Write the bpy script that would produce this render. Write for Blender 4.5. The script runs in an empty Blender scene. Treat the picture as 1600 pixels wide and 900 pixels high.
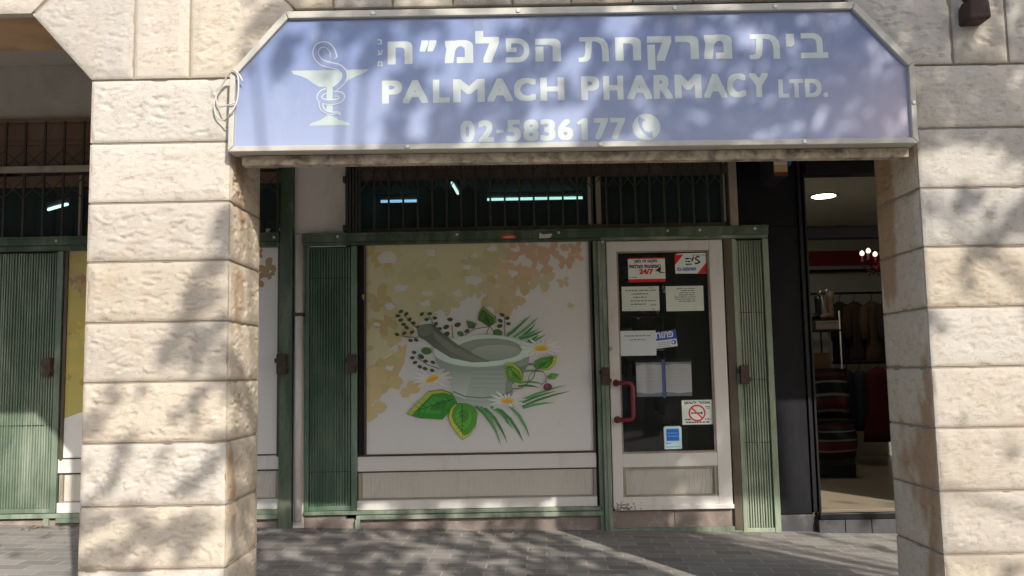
import bpy, math, random
import numpy as np
from mathutils import Vector, noise as mnoise
rng = random.Random(7)
sc = bpy.context.scene
R = math.radians

# ------------------------------------------------------------------ camera
F_PX = 1350.0
PITCH = math.atan(130 / F_PX)
ROLL = .0185
CAM = Vector((0, -3.8, 1.2))
cam = bpy.data.cameras.new('camera')
cam.sensor_width = 36; cam.lens = 36 * F_PX / 1600
cam.clip_start = .05; cam.clip_end = 3000
cam_o = bpy.data.objects.new('camera', cam); sc.collection.objects.link(cam_o)
fw = Vector((0, math.cos(PITCH), math.sin(PITCH))); up = Vector((0, -math.sin(PITCH), math.cos(PITCH))); rt = Vector((1, 0, 0))
ix = rt * math.cos(ROLL) - up * math.sin(ROLL); iu = up * math.cos(ROLL) + rt * math.sin(ROLL)
from mathutils import Matrix
cam_o.matrix_world = Matrix(((ix.x, iu.x, -fw.x, CAM.x), (ix.y, iu.y, -fw.y, CAM.y), (ix.z, iu.z, -fw.z, CAM.z), (0, 0, 0, 1)))
sc.camera = cam_o

# ------------------------------------------------------------------ light
SUN_TRAVEL = Vector((-1.54, 2.95, -1.93)).normalized()
TO_SUN = -SUN_TRAVEL
sun = bpy.data.lights.new('sun', 'SUN'); sun.energy = 2.9; sun.angle = R(.53); sun.color = (1, .955, .885)
sun_o = bpy.data.objects.new('sun', sun); sc.collection.objects.link(sun_o)
sun_o.rotation_euler = SUN_TRAVEL.to_track_quat('-Z', 'Y').to_euler(); sun_o.location = (6, -12, 12)
world = bpy.data.worlds.new('World'); sc.world = world; world.use_nodes = True
wn = world.node_tree; bg = wn.nodes['Background']
sky = wn.nodes.new('ShaderNodeTexSky'); sky.sky_type = 'NISHITA'; sky.sun_disc = False
sky.sun_elevation = math.asin(TO_SUN.z); sky.sun_rotation = math.atan2(TO_SUN.x, TO_SUN.y); sky.dust_density = 2
wn.links.new(sky.outputs[0], bg.inputs[0]); bg.inputs[1].default_value = .15
sc.view_settings.view_transform = 'Standard'; sc.view_settings.look = 'None'; sc.view_settings.gamma = 1
sc.view_settings.use_curve_mapping = False
sc.view_settings.exposure = .86
sc.render.engine = 'CYCLES'
sc.cycles.max_bounces = 8; sc.cycles.diffuse_bounces = 4; sc.cycles.transparent_max_bounces = 12

# ------------------------------------------------------------------ helpers
def s2l(c):
    return tuple(((v / 255) / 12.92 if v / 255 < .04045 else ((v / 255 + .055) / 1.055) ** 2.4) for v in c)

def place(ob, parent=None):
    sc.collection.objects.link(ob)
    if parent: ob.parent = parent
    return ob

def tag(o, label=None, cat=None, group=None, kind=None):
    if label: o['label'] = label
    if cat: o['category'] = cat
    if group: o['group'] = group
    if kind: o['kind'] = kind
    return o

def thing(name, label, cat, loc=(0, 0, 0), group=None):
    o = bpy.data.objects.new(name, None); o.location = loc; o.empty_display_size = .2
    place(o); return tag(o, label, cat, group)

def origin(p):
    v = Vector((0, 0, 0))
    while p: v += p.location; p = p.parent
    return v

class MB:
    def __init__(s): s.v = []; s.f = []; s.m = []; s.c = []; s.sm = []
    def vert(s, p, c=(1, 1, 1)): s.v.append(tuple(p)); s.c.append(c); return len(s.v) - 1
    def face(s, idx, m=0, smooth=False): s.f.append(tuple(idx)); s.m.append(m); s.sm.append(smooth)
    def poly(s, pts, m=0, c=(1, 1, 1)): s.face([s.vert(p, c) for p in pts], m)
    def box(s, x0, x1, y0, y1, z0, z1, m=0, c=(1, 1, 1)):
        i = [s.vert((x, y, z), c) for x in (x0, x1) for y in (y0, y1) for z in (z0, z1)]
        for q in ((0, 1, 3, 2), (4, 6, 7, 5), (0, 4, 5, 1), (2, 3, 7, 6), (0, 2, 6, 4), (1, 5, 7, 3)): s.face([i[k] for k in q], m)
    def prism(s, pts, y0, y1, m=0, c=(1, 1, 1)):           # pts in (x, z)
        a = [s.vert((x, y0, z), c) for x, z in pts]; b = [s.vert((x, y1, z), c) for x, z in pts]; n = len(pts)
        s.face(a, m); s.face(b[::-1], m)
        for k in range(n): s.face((a[k], b[k], b[(k + 1) % n], a[(k + 1) % n]), m)
    def tube(s, path, r, n=8, m=0, c=(1, 1, 1), closed=False):
        path = [Vector(p) for p in path]; rs = r if isinstance(r, (list, tuple)) else [r] * len(path)
        rings = []; N = len(path)
        for k, p in enumerate(path):
            a = path[(k - 1) % N] if (closed or k) else p; b = path[(k + 1) % N] if (closed or k < N - 1) else p
            t = (b - a).normalized()
            ref = Vector((0, 0, 1)) if abs(t.z) < .9 else Vector((1, 0, 0))
            if k and rings: 
                u = (pu - t * pu.dot(t)).normalized()
            else: u = t.cross(ref).normalized()
            pu = u; w = t.cross(u)
            rings.append([s.vert(p + (u * math.cos(2 * math.pi * j / n) + w * math.sin(2 * math.pi * j / n)) * rs[k], c) for j in range(n)])
        for k in range(N if closed else N - 1):
            A = rings[k]; B = rings[(k + 1) % N]
            for j in range(n): s.face((A[j], A[(j + 1) % n], B[(j + 1) % n], B[j]), m, True)
        if not closed: s.face(rings[0][::-1], m); s.face(rings[-1], m)
    def lathe(s, prof, cx, cy, n=20, m=0, c=(1, 1, 1)):   # prof: (r, z)
        rings = [[s.vert((cx + r * math.cos(2 * math.pi * j / n), cy + r * math.sin(2 * math.pi * j / n), z), c) for j in range(n)] for r, z in prof]
        for A, B in zip(rings, rings[1:]):
            for j in range(n): s.face((A[j], A[(j + 1) % n], B[(j + 1) % n], B[j]), m, True)
        s.face(rings[0][::-1], m); s.face(rings[-1], m)
    def build(s, name, mats, parent=None, bevel=0):
        o = origin(parent)
        me = bpy.data.meshes.new(name)
        me.from_pydata([(x - o.x, y - o.y, z - o.z) for x, y, z in s.v], [], s.f)
        for mt in (mats if isinstance(mats, (list, tuple)) else [mats]): me.materials.append(mt)
        me.polygons.foreach_set('material_index', s.m); me.polygons.foreach_set('use_smooth', s.sm)
        ca = me.color_attributes.new('Col', 'FLOAT_COLOR', 'POINT')
        ca.data.foreach_set('color', np.array([(c[0], c[1], c[2], 1) for c in s.c], 'f').ravel())
        me.update()
        ob = bpy.data.objects.new(name, me); place(ob, parent)
        if bevel:
            b = ob.modifiers.new('bevel', 'BEVEL'); b.width = bevel; b.segments = 2; b.limit_method = 'ANGLE'
        return ob

# flat printed artwork: shapes layered a hair apart on a plane facing -Y
class Print(MB):
    def __init__(s, y, step=.00006): super().__init__(); s.y = y; s.k = 0; s.step = step
    def shape(s, pts, c, c2=None):
        s.k += 1; y = s.y - s.k * s.step
        if c2 is None: s.poly([(x, y, z) for x, z in pts], 0, c)
        else:                                              # printed blend from top to bottom
            zs = [p[1] for p in pts]; a, b = min(zs), max(zs)
            s.face([s.vert((x, y, z), tuple(c2[i] + (c[i] - c2[i]) * (z - a) / (b - a + 1e-9) for i in range(3))) for x, z in pts], 0)
    def ell(s, cx, cz, rx, rz, c, ang=0, n=18, c2=None):
        ca, sa = math.cos(ang), math.sin(ang)
        s.shape([(cx + rx * math.cos(t) * ca - rz * math.sin(t) * sa, cz + rx * math.cos(t) * sa + rz * math.sin(t) * ca) for t in [2 * math.pi * k / n for k in range(n)]], c, c2)
    def stroke(s, pts, w, c, closed=False):
        s.k += 1; y = s.y - s.k * s.step; N = len(pts); ws = w if isinstance(w, (list, tuple)) else [w] * N
        L = []; P = [Vector(p) for p in pts]
        for k in range(N):
            a = P[(k - 1) % N] if (closed or k) else P[k]; b = P[(k + 1) % N] if (closed or k < N - 1) else P[k]
            t = (b - a).normalized(); n_ = Vector((-t.y, t.x)) * ws[k] / 2
            p, q = P[k] + n_, P[k] - n_
            L.append((s.vert((p.x, y, p.y), c), s.vert((q.x, y, q.y), c)))
        for k in range(N if closed else N - 1):
            A = L[k]; B = L[(k + 1) % N]; s.face((A[0], A[1], B[1], B[0]))
    def rect(s, x0, x1, z0, z1, c): s.shape([(x0, z0), (x1, z0), (x1, z1), (x0, z1)], c)
    def text(s, body, x0, x1, z0, z1, c, bold=0, rot=0):
        cu = bpy.data.curves.new('tmp', 'FONT'); cu.body = body; cu.resolution_u = 6
        o = bpy.data.objects.new('tmp', cu); sc.collection.objects.link(o)
        bpy.context.view_layer.update()
        me = bpy.data.meshes.new_from_object(o.evaluated_get(bpy.context.evaluated_depsgraph_get()))
        V = np.array([v.co[:2] for v in me.vertices]); Fs = [tuple(p.vertices) for p in me.polygons]
        bpy.data.objects.remove(o); bpy.data.curves.remove(cu); bpy.data.meshes.remove(me)
        mn, mx = V.min(0), V.max(0); V = (V - mn) / (mx - mn)
        r = bold
        X = x0 + r + V[:, 0] * (x1 - x0 - 2 * r); Z = z0 + r + V[:, 1] * (z1 - z0 - 2 * r)
        cx, cz = (x0 + x1) / 2, (z0 + z1) / 2
        sh = [(0, 0)] + ([(r * a, r * e) for a in (-1, 0, 1) for e in (-.8, 0, .8) if a or e] if r else [])
        for dx, dz in sh:
            s.k += 1; y = s.y - s.k * s.step; b = len(s.v)
            for a, e in zip(X, Z):
                a += dx; e += dz
                if rot: a, e = cx + (a - cx) * math.cos(rot) - (e - cz) * math.sin(rot), cz + (a - cx) * math.sin(rot) + (e - cz) * math.cos(rot)
                s.vert((a, y, e), c)
            for f in Fs: s.face([b + i for i in f])

# ------------------------------------------------------------------ materials
class N:
    def __init__(s, name):
        s.mat = bpy.data.materials.new(name); s.mat.use_nodes = True; s.t = s.mat.node_tree
        s.p = s.t.nodes['Principled BSDF']; s.out = s.t.nodes['Material Output']
        s.pos = s.t.nodes.new('ShaderNodeNewGeometry').outputs['Position']
    def n(s, typ, **kw):
        x = s.t.nodes.new(typ)
        for k, v in kw.items():
            if k.startswith('_'): setattr(x, k[1:], v)
            else:
                key = int(k[1:]) if k[0] == 'i' and k[1:].isdigit() else k.replace('_', ' ')
                if hasattr(v, 'node') or isinstance(v, bpy.types.NodeSocket): s.t.links.new(v, x.inputs[key])
                else: x.inputs[key].default_value = v
        return x
    def noise(s, scale, detail=4, rough=.55, vec=None, dist=0):
        return s.n('ShaderNodeTexNoise', Vector=vec or s.pos, Scale=scale, Detail=detail, Roughness=rough, Distortion=dist).outputs['Fac']
    def ramp(s, fac, a, b, ca=(0, 0, 0, 1), cb=(1, 1, 1, 1)):
        r = s.n('ShaderNodeValToRGB', Fac=fac); e = r.color_ramp.elements
        e[0].position = a; e[1].position = b; e[0].color = ca; e[1].color = cb
        return r.outputs['Color']
    def mix(s, f, a, b, mode='MIX'):
        m = s.n('ShaderNodeMix', _data_type='RGBA', _blend_type=mode)
        for i, v in ((0, f), (6, a), (7, b)):
            if isinstance(v, bpy.types.NodeSocket): s.t.links.new(v, m.inputs[i])
            else: m.inputs[i].default_value = v if i == 0 else (*v[:3], 1)
        return m.outputs[2]
    def stretch(s, x, y, z):
        return s.n('ShaderNodeMapping', Vector=s.pos, Scale=(x, y, z)).outputs[0]
    def bump(s, h, strength, dist=.01, prev=None):
        b = s.n('ShaderNodeBump', Height=h, Strength=strength, Distance=dist)
        if prev: s.t.links.new(prev, b.inputs['Normal'])
        return b.outputs[0]
    def done(s, col=None, rough=None, normal=None, **kw):
        if col is not None:
            if isinstance(col, bpy.types.NodeSocket): s.t.links.new(col, s.p.inputs['Base Color'])
            else: s.p.inputs['Base Color'].default_value = (*col[:3], 1)
        if rough is not None:
            if isinstance(rough, bpy.types.NodeSocket): s.t.links.new(rough, s.p.inputs['Roughness'])
            else: s.p.inputs['Roughness'].default_value = rough
        if normal is not None: s.t.links.new(normal, s.p.inputs['Normal'])
        for k, v in kw.items(): s.p.inputs[k.replace('_', ' ')].default_value = v
        return s.mat

def paint(name, col, rough=.55, var=.15, dirt=None, amt=.5, dscale=6, streak=False, bump=.1, metallic=0, spec=.4, rust=0):
    m = N(name)
    a = tuple(v * (1 - var) for v in col); b = tuple(v * (1 + var) for v in col)
    c = m.mix(m.noise(5, 5, .6), a, b)
    if dirt:
        vec = m.stretch(1, 1, .25) if streak else None
        f = m.ramp(m.noise(dscale, 8, .68, vec, .4), amt - .1, amt + .16)
        c = m.mix(f, c, dirt)
        f2 = m.ramp(m.noise(dscale * 9, 4, .7), .62, .7)
        c = m.mix(m.n('ShaderNodeMath', _operation='MULTIPLY', i0=f2, i1=.35).outputs[0], c, dirt)
    if rust:                                               # rust bleeding through chipped paint
        f3 = m.ramp(m.noise(11, 8, .75, m.stretch(1, 1, .35), .6), rust, rust + .05)
        c = m.mix(m.n('ShaderNodeMath', _operation='MULTIPLY', i0=f3, i1=.8).outputs[0], c, (.085, .05, .03))
    return m.done(c, rough, m.bump(m.noise(60, 4), bump, .004), Metallic=metallic, Specular_IOR_Level=spec)

def mat_stone():
    m = N('limestone')
    tint = m.n('ShaderNodeVertexColor', _layer_name='Col').outputs[0]
    c = m.mix(m.noise(7, 6, .65), (.42, .371, .305), (.51, .462, .392))
    c = m.mix(m.ramp(m.noise(34, 5, .7), .54, .76), c, (.38, .305, .225))
    st = m.ramp(m.noise(2.3, 7, .72, m.stretch(1, 1, .8), .8), .56, .70)
    c = m.mix(m.n('ShaderNodeMath', _operation='MULTIPLY', i0=st, i1=.30).outputs[0], c, (.42, .31, .20))
    gr = m.ramp(m.noise(3.1, 8, .75, None, .5), .58, .72)
    c = m.mix(m.n('ShaderNodeMath', _operation='MULTIPLY', i0=gr, i1=.35).outputs[0], c, (.34, .31, .275))
    c = m.mix(1, c, tint, 'MULTIPLY')
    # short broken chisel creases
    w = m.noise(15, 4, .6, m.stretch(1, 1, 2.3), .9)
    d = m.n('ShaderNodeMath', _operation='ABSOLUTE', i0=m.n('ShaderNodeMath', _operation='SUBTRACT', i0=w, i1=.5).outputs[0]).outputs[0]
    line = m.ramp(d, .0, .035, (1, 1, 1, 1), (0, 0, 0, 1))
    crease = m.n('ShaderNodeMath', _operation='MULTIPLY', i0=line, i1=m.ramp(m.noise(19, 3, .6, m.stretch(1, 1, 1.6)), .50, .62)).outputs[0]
    c = m.mix(m.n('ShaderNodeMath', _operation='MULTIPLY', i0=crease, i1=.6).outputs[0], c, (.25, .185, .125))  # chip shade and crevice dirt painted into the creases
    n0 = m.bump(crease, -1, .014)
    n1 = m.bump(m.noise(46, 7, .68, m.stretch(1, 1, 1.7)), .42, .009, n0)
    n2 = m.bump(m.noise(190, 4, .6), .35, .004, n1)
    return m.done(c, .88, n2, Specular_IOR_Level=.25)

def mat_print():
    m = N('printed_ink'); c = m.n('ShaderNodeVertexColor', _layer_name='Col').outputs[0]
    c = m.mix(.10, c, m.mix(m.noise(14, 5, .6), (.75, .72, .68), (1, 1, 1)), 'MULTIPLY')
    return m.done(c, m.ramp(m.noise(5, 5, .6), .2, .9, (.22, .22, .22, 1), (.5, .5, .5, 1)), None, Specular_IOR_Level=.4)

def mat_glass(name, tint, rough=.02, painted_haze=0, dcol=(.1, .1, .1)):
    m = N(name); t = m.t; t.nodes.remove(m.p)
    tr = m.n('ShaderNodeBsdfTransparent', Color=(*tint, 1)); gl = m.n('ShaderNodeBsdfGlossy', Roughness=rough)
    fr = m.n('ShaderNodeFresnel', IOR=1.5)
    mx = m.n('ShaderNodeMixShader', Fac=fr.outputs[0]); t.links.new(tr.outputs[0], mx.inputs[1]); t.links.new(gl.outputs[0], mx.inputs[2])
    
    df = m.n('ShaderNodeBsdfDiffuse', Color=(*dcol, 1)); m2 = m.n('ShaderNodeMixShader')  # diffuse haze painted over the pane in place of reflected light
    f = m.n('ShaderNodeMath', _operation='MULTIPLY', i0=m.ramp(m.noise(3, 6, .65, m.stretch(1, 1, .5)), .2, .8, (.5, .5, .5, 1), (1, 1, 1, 1)), i1=painted_haze)
    t.links.new(f.outputs[0], m2.inputs[0]); t.links.new(mx.outputs[0], m2.inputs[1]); t.links.new(df.outputs[0], m2.inputs[2])
    t.links.new(m2.outputs[0], m.out.inputs[0]); return m.mat

def mat_emit(name, col, st):
    m = N(name); return m.done(col, .5, None, Emission_Color=(*col, 1), Emission_Strength=st)

def mat_pavers():
    m = N('paver_brick')
    b = m.n('ShaderNodeTexBrick', Vector=m.n('ShaderNodeMapping', Vector=m.pos, Rotation=(0, 0, R(2))).outputs[0], Color1=(.25, .233, .212, 1), Color2=(.36, .338, .308, 1),
            Mortar=(.47, .435, .385, 1), Scale=1, Mortar_Size=.0052, Mortar_Smooth=.3, Bias=0, Brick_Width=.25, Row_Height=.125)
    c = m.mix(m.ramp(m.noise(1.6, 6, .7), .40, .8), b.outputs['Color'], (.17, .155, .135))
    c = m.mix(.55, b.outputs['Color'], c)
    c = m.mix(.55, c, m.mix(m.noise(40, 6, .7), (.55, .55, .55), (1.25, 1.22, 1.2)), 'MULTIPLY')
    n1 = m.bump(b.outputs['Fac'], -.3, .006); n2 = m.bump(m.noise(120, 5, .6), .3, .005, n1)
    return m.done(c, .9, n2, Specular_IOR_Level=.25)

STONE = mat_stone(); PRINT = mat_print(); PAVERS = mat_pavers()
MORTAR = paint('mortar', (.30, .25, .19), .95, .2, bump=.4)
SOFFIT = paint('stained_soffit', (.42, .27, .15), .9, .3, (.17, .12, .08), .55, 3, bump=.4)
PLASTER = paint('grey_plaster', (.46, .42, .37), .9, .08, (.34, .30, .25), .6, 2.5, bump=.2)
WHITEWALL = paint('white_plaster', (.66, .62, .57), .85, .06, (.46, .42, .36), .6, 5, True)
GREEN = paint('green_paint', (.050, .082, .046), .5, .3, (.19, .215, .155), .57, 5, True, rust=.66)
GREENDUST = paint('worn_green_paint', (.125, .172, .115), .55, .3, (.34, .37, .285), .52, 4, True, rust=.64)
GATE = paint('gate_green_paint', (.066, .122, .077), .5, .35, (.22, .285, .205), .50, 3.2, True, rust=.66)
GATEPALE = paint('faded_gate_paint', (.175, .222, .152), .5, .25, (.34, .375, .28), .52, 3, True, rust=.65)
GATELEFT = paint('dusty_gate_paint', (.120, .162, .115), .5, .3, (.31, .35, .27), .53, 3.2, True, rust=.66)
GATEDARK = paint('seam_dark_green', (.03, .05, .03), .8)  # dark green of the gate seam lines
WHITE = paint('white_enamel', (.68, .645, .595), .42, .05, (.50, .45, .38), .66, 5, True)
RIB = paint('ribbed_panel_white', (.62, .58, .51), .5, .06, (.44, .38, .29), .64, 6, True)
GRILLE = paint('grille_metal', (.036, .033, .024), .6, .3, (.07, .06, .042), .62, 8)
BOARD = paint('brown_board', (.17, .105, .066), .7, .25, (.23, .16, .11), .58, 4, True)
BROWN = paint('brown_metal', (.082, .064, .044), .55, .25, (.17, .135, .095), .6, 6, True)
PALEPOST = paint('pale_beige_metal', (.34, .29, .22), .55, .2, (.17, .13, .09), .6, 6, True)
DARKGAP = paint('black_gap_and_rubber', (.012, .012, .012), .8)
CHARCOAL = paint('charcoal_paint', (.0095, .0097, .0115), .6, .3, (.024, .024, .026), .64, 3, True, spec=.12)
BLACKWOOD = paint('black_lacquer', (.009, .009, .010), .45, .3, spec=.2)
RUST = paint('rusty_lock_steel', (.055, .036, .026), .7, .4, (.13, .07, .04), .6, 20)
ALU = paint('dull_aluminium', (.44, .415, .355), .5, .08, (.36, .33, .27), .62, 7, metallic=0)
PEEL = paint('peeling_beam_paint', (.46, .39, .29), .85, .2, (.12, .085, .06), .50, 15, bump=.6)
PINKSTONE = paint('pinkish_plinth_stone', (.235, .185, .160), .85, .3, (.44, .40, .35), .62, 7, bump=.5)
GREYSTEP = paint('grey_step_tile', (.055, .055, .058), .7, .25, (.13, .125, .12), .62, 6, bump=.4)
REDPLASTIC = paint('red_handle_plastic', (.21, .018, .03), .35, .1)
SCREW = paint('screw_head', (.62, .62, .58), .4)
WIRE = paint('white_cable', (.55, .50, .42), .5)
FLOORTILE = paint('beige_floor_tile', (.34, .28, .20), .35, .06)
ROOMWALL = paint('shop_room_wall', (.44, .44, .375), .8, .05)
ROOMCEIL = paint('shop_ceiling', (.66, .63, .54), .85, .05)
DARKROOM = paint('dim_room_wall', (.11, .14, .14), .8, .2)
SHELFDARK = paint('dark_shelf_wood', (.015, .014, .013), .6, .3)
REDBAND = paint('red_wall_band', (.22, .012, .014), .6, .1)
ASPHALT = paint('asphalt', (.05, .05, .05), .9, .25, bump=.5)
EARTH = paint('dry_ground', (.20, .17, .125), .95, .2)
KERB = paint('kerb_stone', (.33, .31, .28), .85, .2)
TEAL = mat_glass('tinted_transom_glass', (.42, .50, .50), .02, .38, (.075, .115, .115)); CLEAR = mat_glass('door_glass', (.50, .54, .52), .02, .10, (.22, .23, .21))  # haze colours paint in the bright street reflected by the panes
SLEEVE = mat_glass('clear_plastic_sleeve', (.99, .99, .99), .2, .04, (.7, .7, .7))

# ------------------------------------------------------------------ ground
SLOPE = -.026                                             # the street falls to the right
def gz(x): return SLOPE * x
def sheet(name, x0, x1, y0, y1, dz, m, nx=2):
    b = MB()
    b.poly([(x0, y0, gz(x0) + dz), (x1, y0, gz(x1) + dz), (x1, y1, gz(x1) + dz), (x0, y1, gz(x0) + dz)])
    return tag(b.build(name, m), kind='structure')
sheet('ground', -900, 900, -900, 900, -.16, EARTH)
sheet('road', -60, 60, -15, -8.3, -.15, ASPHALT)
sheet('pavement', -30, 30, -8.0, 3.2, 0, PAVERS)
kb = MB()
for k in range(60):
    x0 = -30 + k; x1 = x0 + .985
    i = [kb.vert((x, y, gz(x) + z)) for x in (x0, x1) for y in (-8.15, -8.0) for z in (-.2, .004)]
    for q in ((0, 1, 3, 2), (4, 6, 7, 5), (0, 4, 5, 1), (2, 3, 7, 6), (0, 2, 6, 4), (1, 5, 7, 3)): kb.face([i[a] for a in q])
tag(kb.build('kerb', KERB), kind='structure')

# ------------------------------------------------------------------ rock-faced stones
def clip(poly, P):
    n = len(P)
    for k in range(n):
        ax, ay = P[k]; bx, by = P[(k + 1) % n]; out = []
        for i in range(len(poly)):
            p = poly[i]; q = poly[(i + 1) % len(poly)]
            dp = (bx - ax) * (p[1] - ay) - (by - ay) * (p[0] - ax); dq = (bx - ax) * (q[1] - ay) - (by - ay) * (q[0] - ax)
            if dp >= -1e-9: out.append(p)
            if (dp > 1e-9 and dq < -1e-9) or (dp < -1e-9 and dq > 1e-9):
                t = dp / (dp - dq); out.append((p[0] + (q[0] - p[0]) * t, p[1] + (q[1] - p[1]) * t))
        poly = out
        if len(poly) < 3: return []
    return poly
def inset(P, d):
    n = len(P); out = []
    for k in range(n):
        p0 = Vector(P[k - 1]); p1 = Vector(P[k]); p2 = Vector(P[(k + 1) % n])
        e1 = (p1 - p0).normalized(); e2 = (p2 - p1).normalized()
        n1 = Vector((-e1.y, e1.x)); n2 = Vector((-e2.y, e2.x))
        out.append(tuple(p1 + (n1 + n2) * (d / (1 + n1.dot(n2)))))
    return out
nz = mnoise.noise
def sst(a, b, x):
    t = min(1, max(0, (x - a) / (b - a))); return t * t * (3 - 2 * t)
def stone(mb, P, org, U, W, Nn, cell=.0095, seed=0, amp=1.0, gap=.0036, depth=.045, tint=None, stain=False):
    """P: counter-clockwise convex outline in (u, w); relief grows along Nn"""
    P = inset(P, gap); n = len(P)
    E = []
    for k in range(n):
        a = P[k]; b = P[(k + 1) % n]; L = math.hypot(b[0] - a[0], b[1] - a[1]); E.append((a[0], a[1], (b[0] - a[0]) / L, (b[1] - a[1]) / L))
    if tint is None:
        r = random.Random(seed); t = r.uniform(.84, 1.06); w = r.uniform(-.045, .04); tint = (t * (1 + w), t, t * (1 - w * 1.6))
    o = Vector(org); U = Vector(U); W = Vector(W); Nn = Vector(Nn); sx = seed * 7.31 % 91
    r2 = random.Random(seed + 5); tilt = (r2.uniform(-.012, .012), r2.uniform(-.012, .012)); amp *= r2.uniform(.6, 1.45)
    cu = sum(p[0] for p in P) / n; cw = sum(p[1] for p in P) / n
    cache = {}
    def vid(p):
        key = (round(p[0], 5), round(p[1], 5))
        if key in cache: return cache[key]
        u, w = p
        d = min(ex * (w - ay) - ey * (u - ax) for ax, ay, ex, ey in E)
        x, y = u + sx, w + sx * .37
        body = sst(.0, .016, d); core = sst(.012, .05, d)
        h = .004 * body + core * (.004 + tilt[0] * (u - cu) + tilt[1] * (w - cw))
        h += core * amp * .0034 * nz((x * 7, y * 9, 1.3)) + body * amp * .0016 * nz((x * 34, y * 60, 4.1))
        ph = y * 26 + 2.4 * nz((x * 6, y * 5, 7.7)) + 1.0 * nz((x * 19, y * 15, 2.2))
        saw = ph - math.floor(ph)                          # broken ledges left by the chisel
        mask = sst(.10, .30, nz((x * 10, y * 21, 9.4)) + .35 * nz((x * 26, y * 40, 3.4)))
        h += core * amp * .0070 * mask * (1 - saw) ** 1.8 * sst(0, .10, saw)
        pit = sst(.32, .50, nz((x * 20, y * 52, 5.5))); h -= core * amp * .0060 * pit
        h -= .003 * (1 - sst(0, .006, d)) + sst(.20, .5, nz((x * 11, y * 11, 11.1))) * .008 * (1 - sst(0, .022, d))
        tc = tint
        if stain:
            f = sst(.0, .35, nz((u * 4.2, w * 1.7, 6.6 + org[0])) + .3 * nz((u * 15, w * 8, 1.1)) + .28 * sst(1.2, 2.4, w) * sst(.12, .34, abs(u)) - .08)
            tc = tuple(tint[i] * (1 - f * (.30, .44, .56)[i]) for i in range(3))
        q = o + U * u + W * w + Nn * h
        cache[key] = mb.vert(q, tc); return cache[key]
    us = [p[0] for p in P]; ws = [p[1] for p in P]
    nu = max(1, int((max(us) - min(us)) / cell)); nw = max(1, int((max(ws) - min(ws)) / cell))
    du = (max(us) - min(us)) / nu; dw = (max(ws) - min(ws)) / nw; u0 = min(us); w0 = min(ws)
    rectlike = n == 4 and len(set(round(v, 5) for v in us)) == 2
    for i in range(nu):
        for j in range(nw):
            q = [(u0 + i * du, w0 + j * dw), (u0 + (i + 1) * du, w0 + j * dw), (u0 + (i + 1) * du, w0 + (j + 1) * dw), (u0 + i * du, w0 + (j + 1) * dw)]
            if not rectlike:
                q = clip(q, P)
                if not q: continue
            idx = []
            for p in q:
                v = vid(p)
                if v not in idx: idx.append(v)
            if len(idx) > 2: mb.face(idx, 0, True)
    a = [mb.vert(o + U * p[0] + W * p[1] + Nn * .0012, tint) for p in P]; b = [mb.vert(o + U * p[0] + W * p[1] - Nn * depth, tint) for p in P]
    for k in range(n): mb.face((a[k], b[k], b[(k + 1) % n], a[(k + 1) % n]))

COURSES = [-.60, -.43, -.16, .115, .384, .650, .920, 1.183, 1.445, 1.715, 1.98, 2.252, 2.545]
Z0, ZL, ZT = 2.545, 2.862, 3.12
DEPTH = .46
PX = {'a': (-1.886, -1.250), 'b': (1.825, 2.461)}
PITCHX = 3.711
arc = thing('stone_arcade', 'cream rough-hewn limestone arcade with square piers and chamfered openings in front of the shops', 'arcade', (-1.57, .2, 0))

def pier(xl, xr, cell, seed):
    b = MB(); fx = (1, 0, 0); fz = (0, 0, 1)
    lo = .004
    for k, (z0, z1) in enumerate(zip(COURSES, COURSES[1:])):
        stone(b, [(xl, z0), (xr, z0), (xr, z1), (xl, z1)], (0, 0, 0), fx, fz, (0, -1, 0), cell, seed + k)
        # jamb faces run back from the corner; warm tint raised to paint bounce light
        stone(b, [(.003, z0), (DEPTH, z0), (DEPTH, z1), (.003, z1)], (xr - .004, 0, 0), (0, 1, 0), fz, (1, 0, 0), cell * 1.05, seed + 40 + k, 1.1, tint=(1.16, 1.09, 1.0), stain=True)
        stone(b, [(-DEPTH, z0), (-.003, z0), (-.003, z1), (-DEPTH, z1)], (xl + .004, 0, 0), (0, -1, 0), fz, (-1, 0, 0), cell * 1.1, seed + 80 + k, 1.1, tint=(1.18, 1.09, .98), stain=True)
    b.box(xl + .007, xr - .007, .0035, DEPTH - .01, -.6, Z0 - .002, 1)
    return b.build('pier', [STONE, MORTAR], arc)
pier(*PX['a'], .0068, 100); pier(*PX['b'], .0068, 300)
for k in (-1, 2):
    pier(PX['a'][0] + PITCHX * k, PX['a'][1] + PITCHX * k, .05, 500 + 90 * k)

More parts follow.
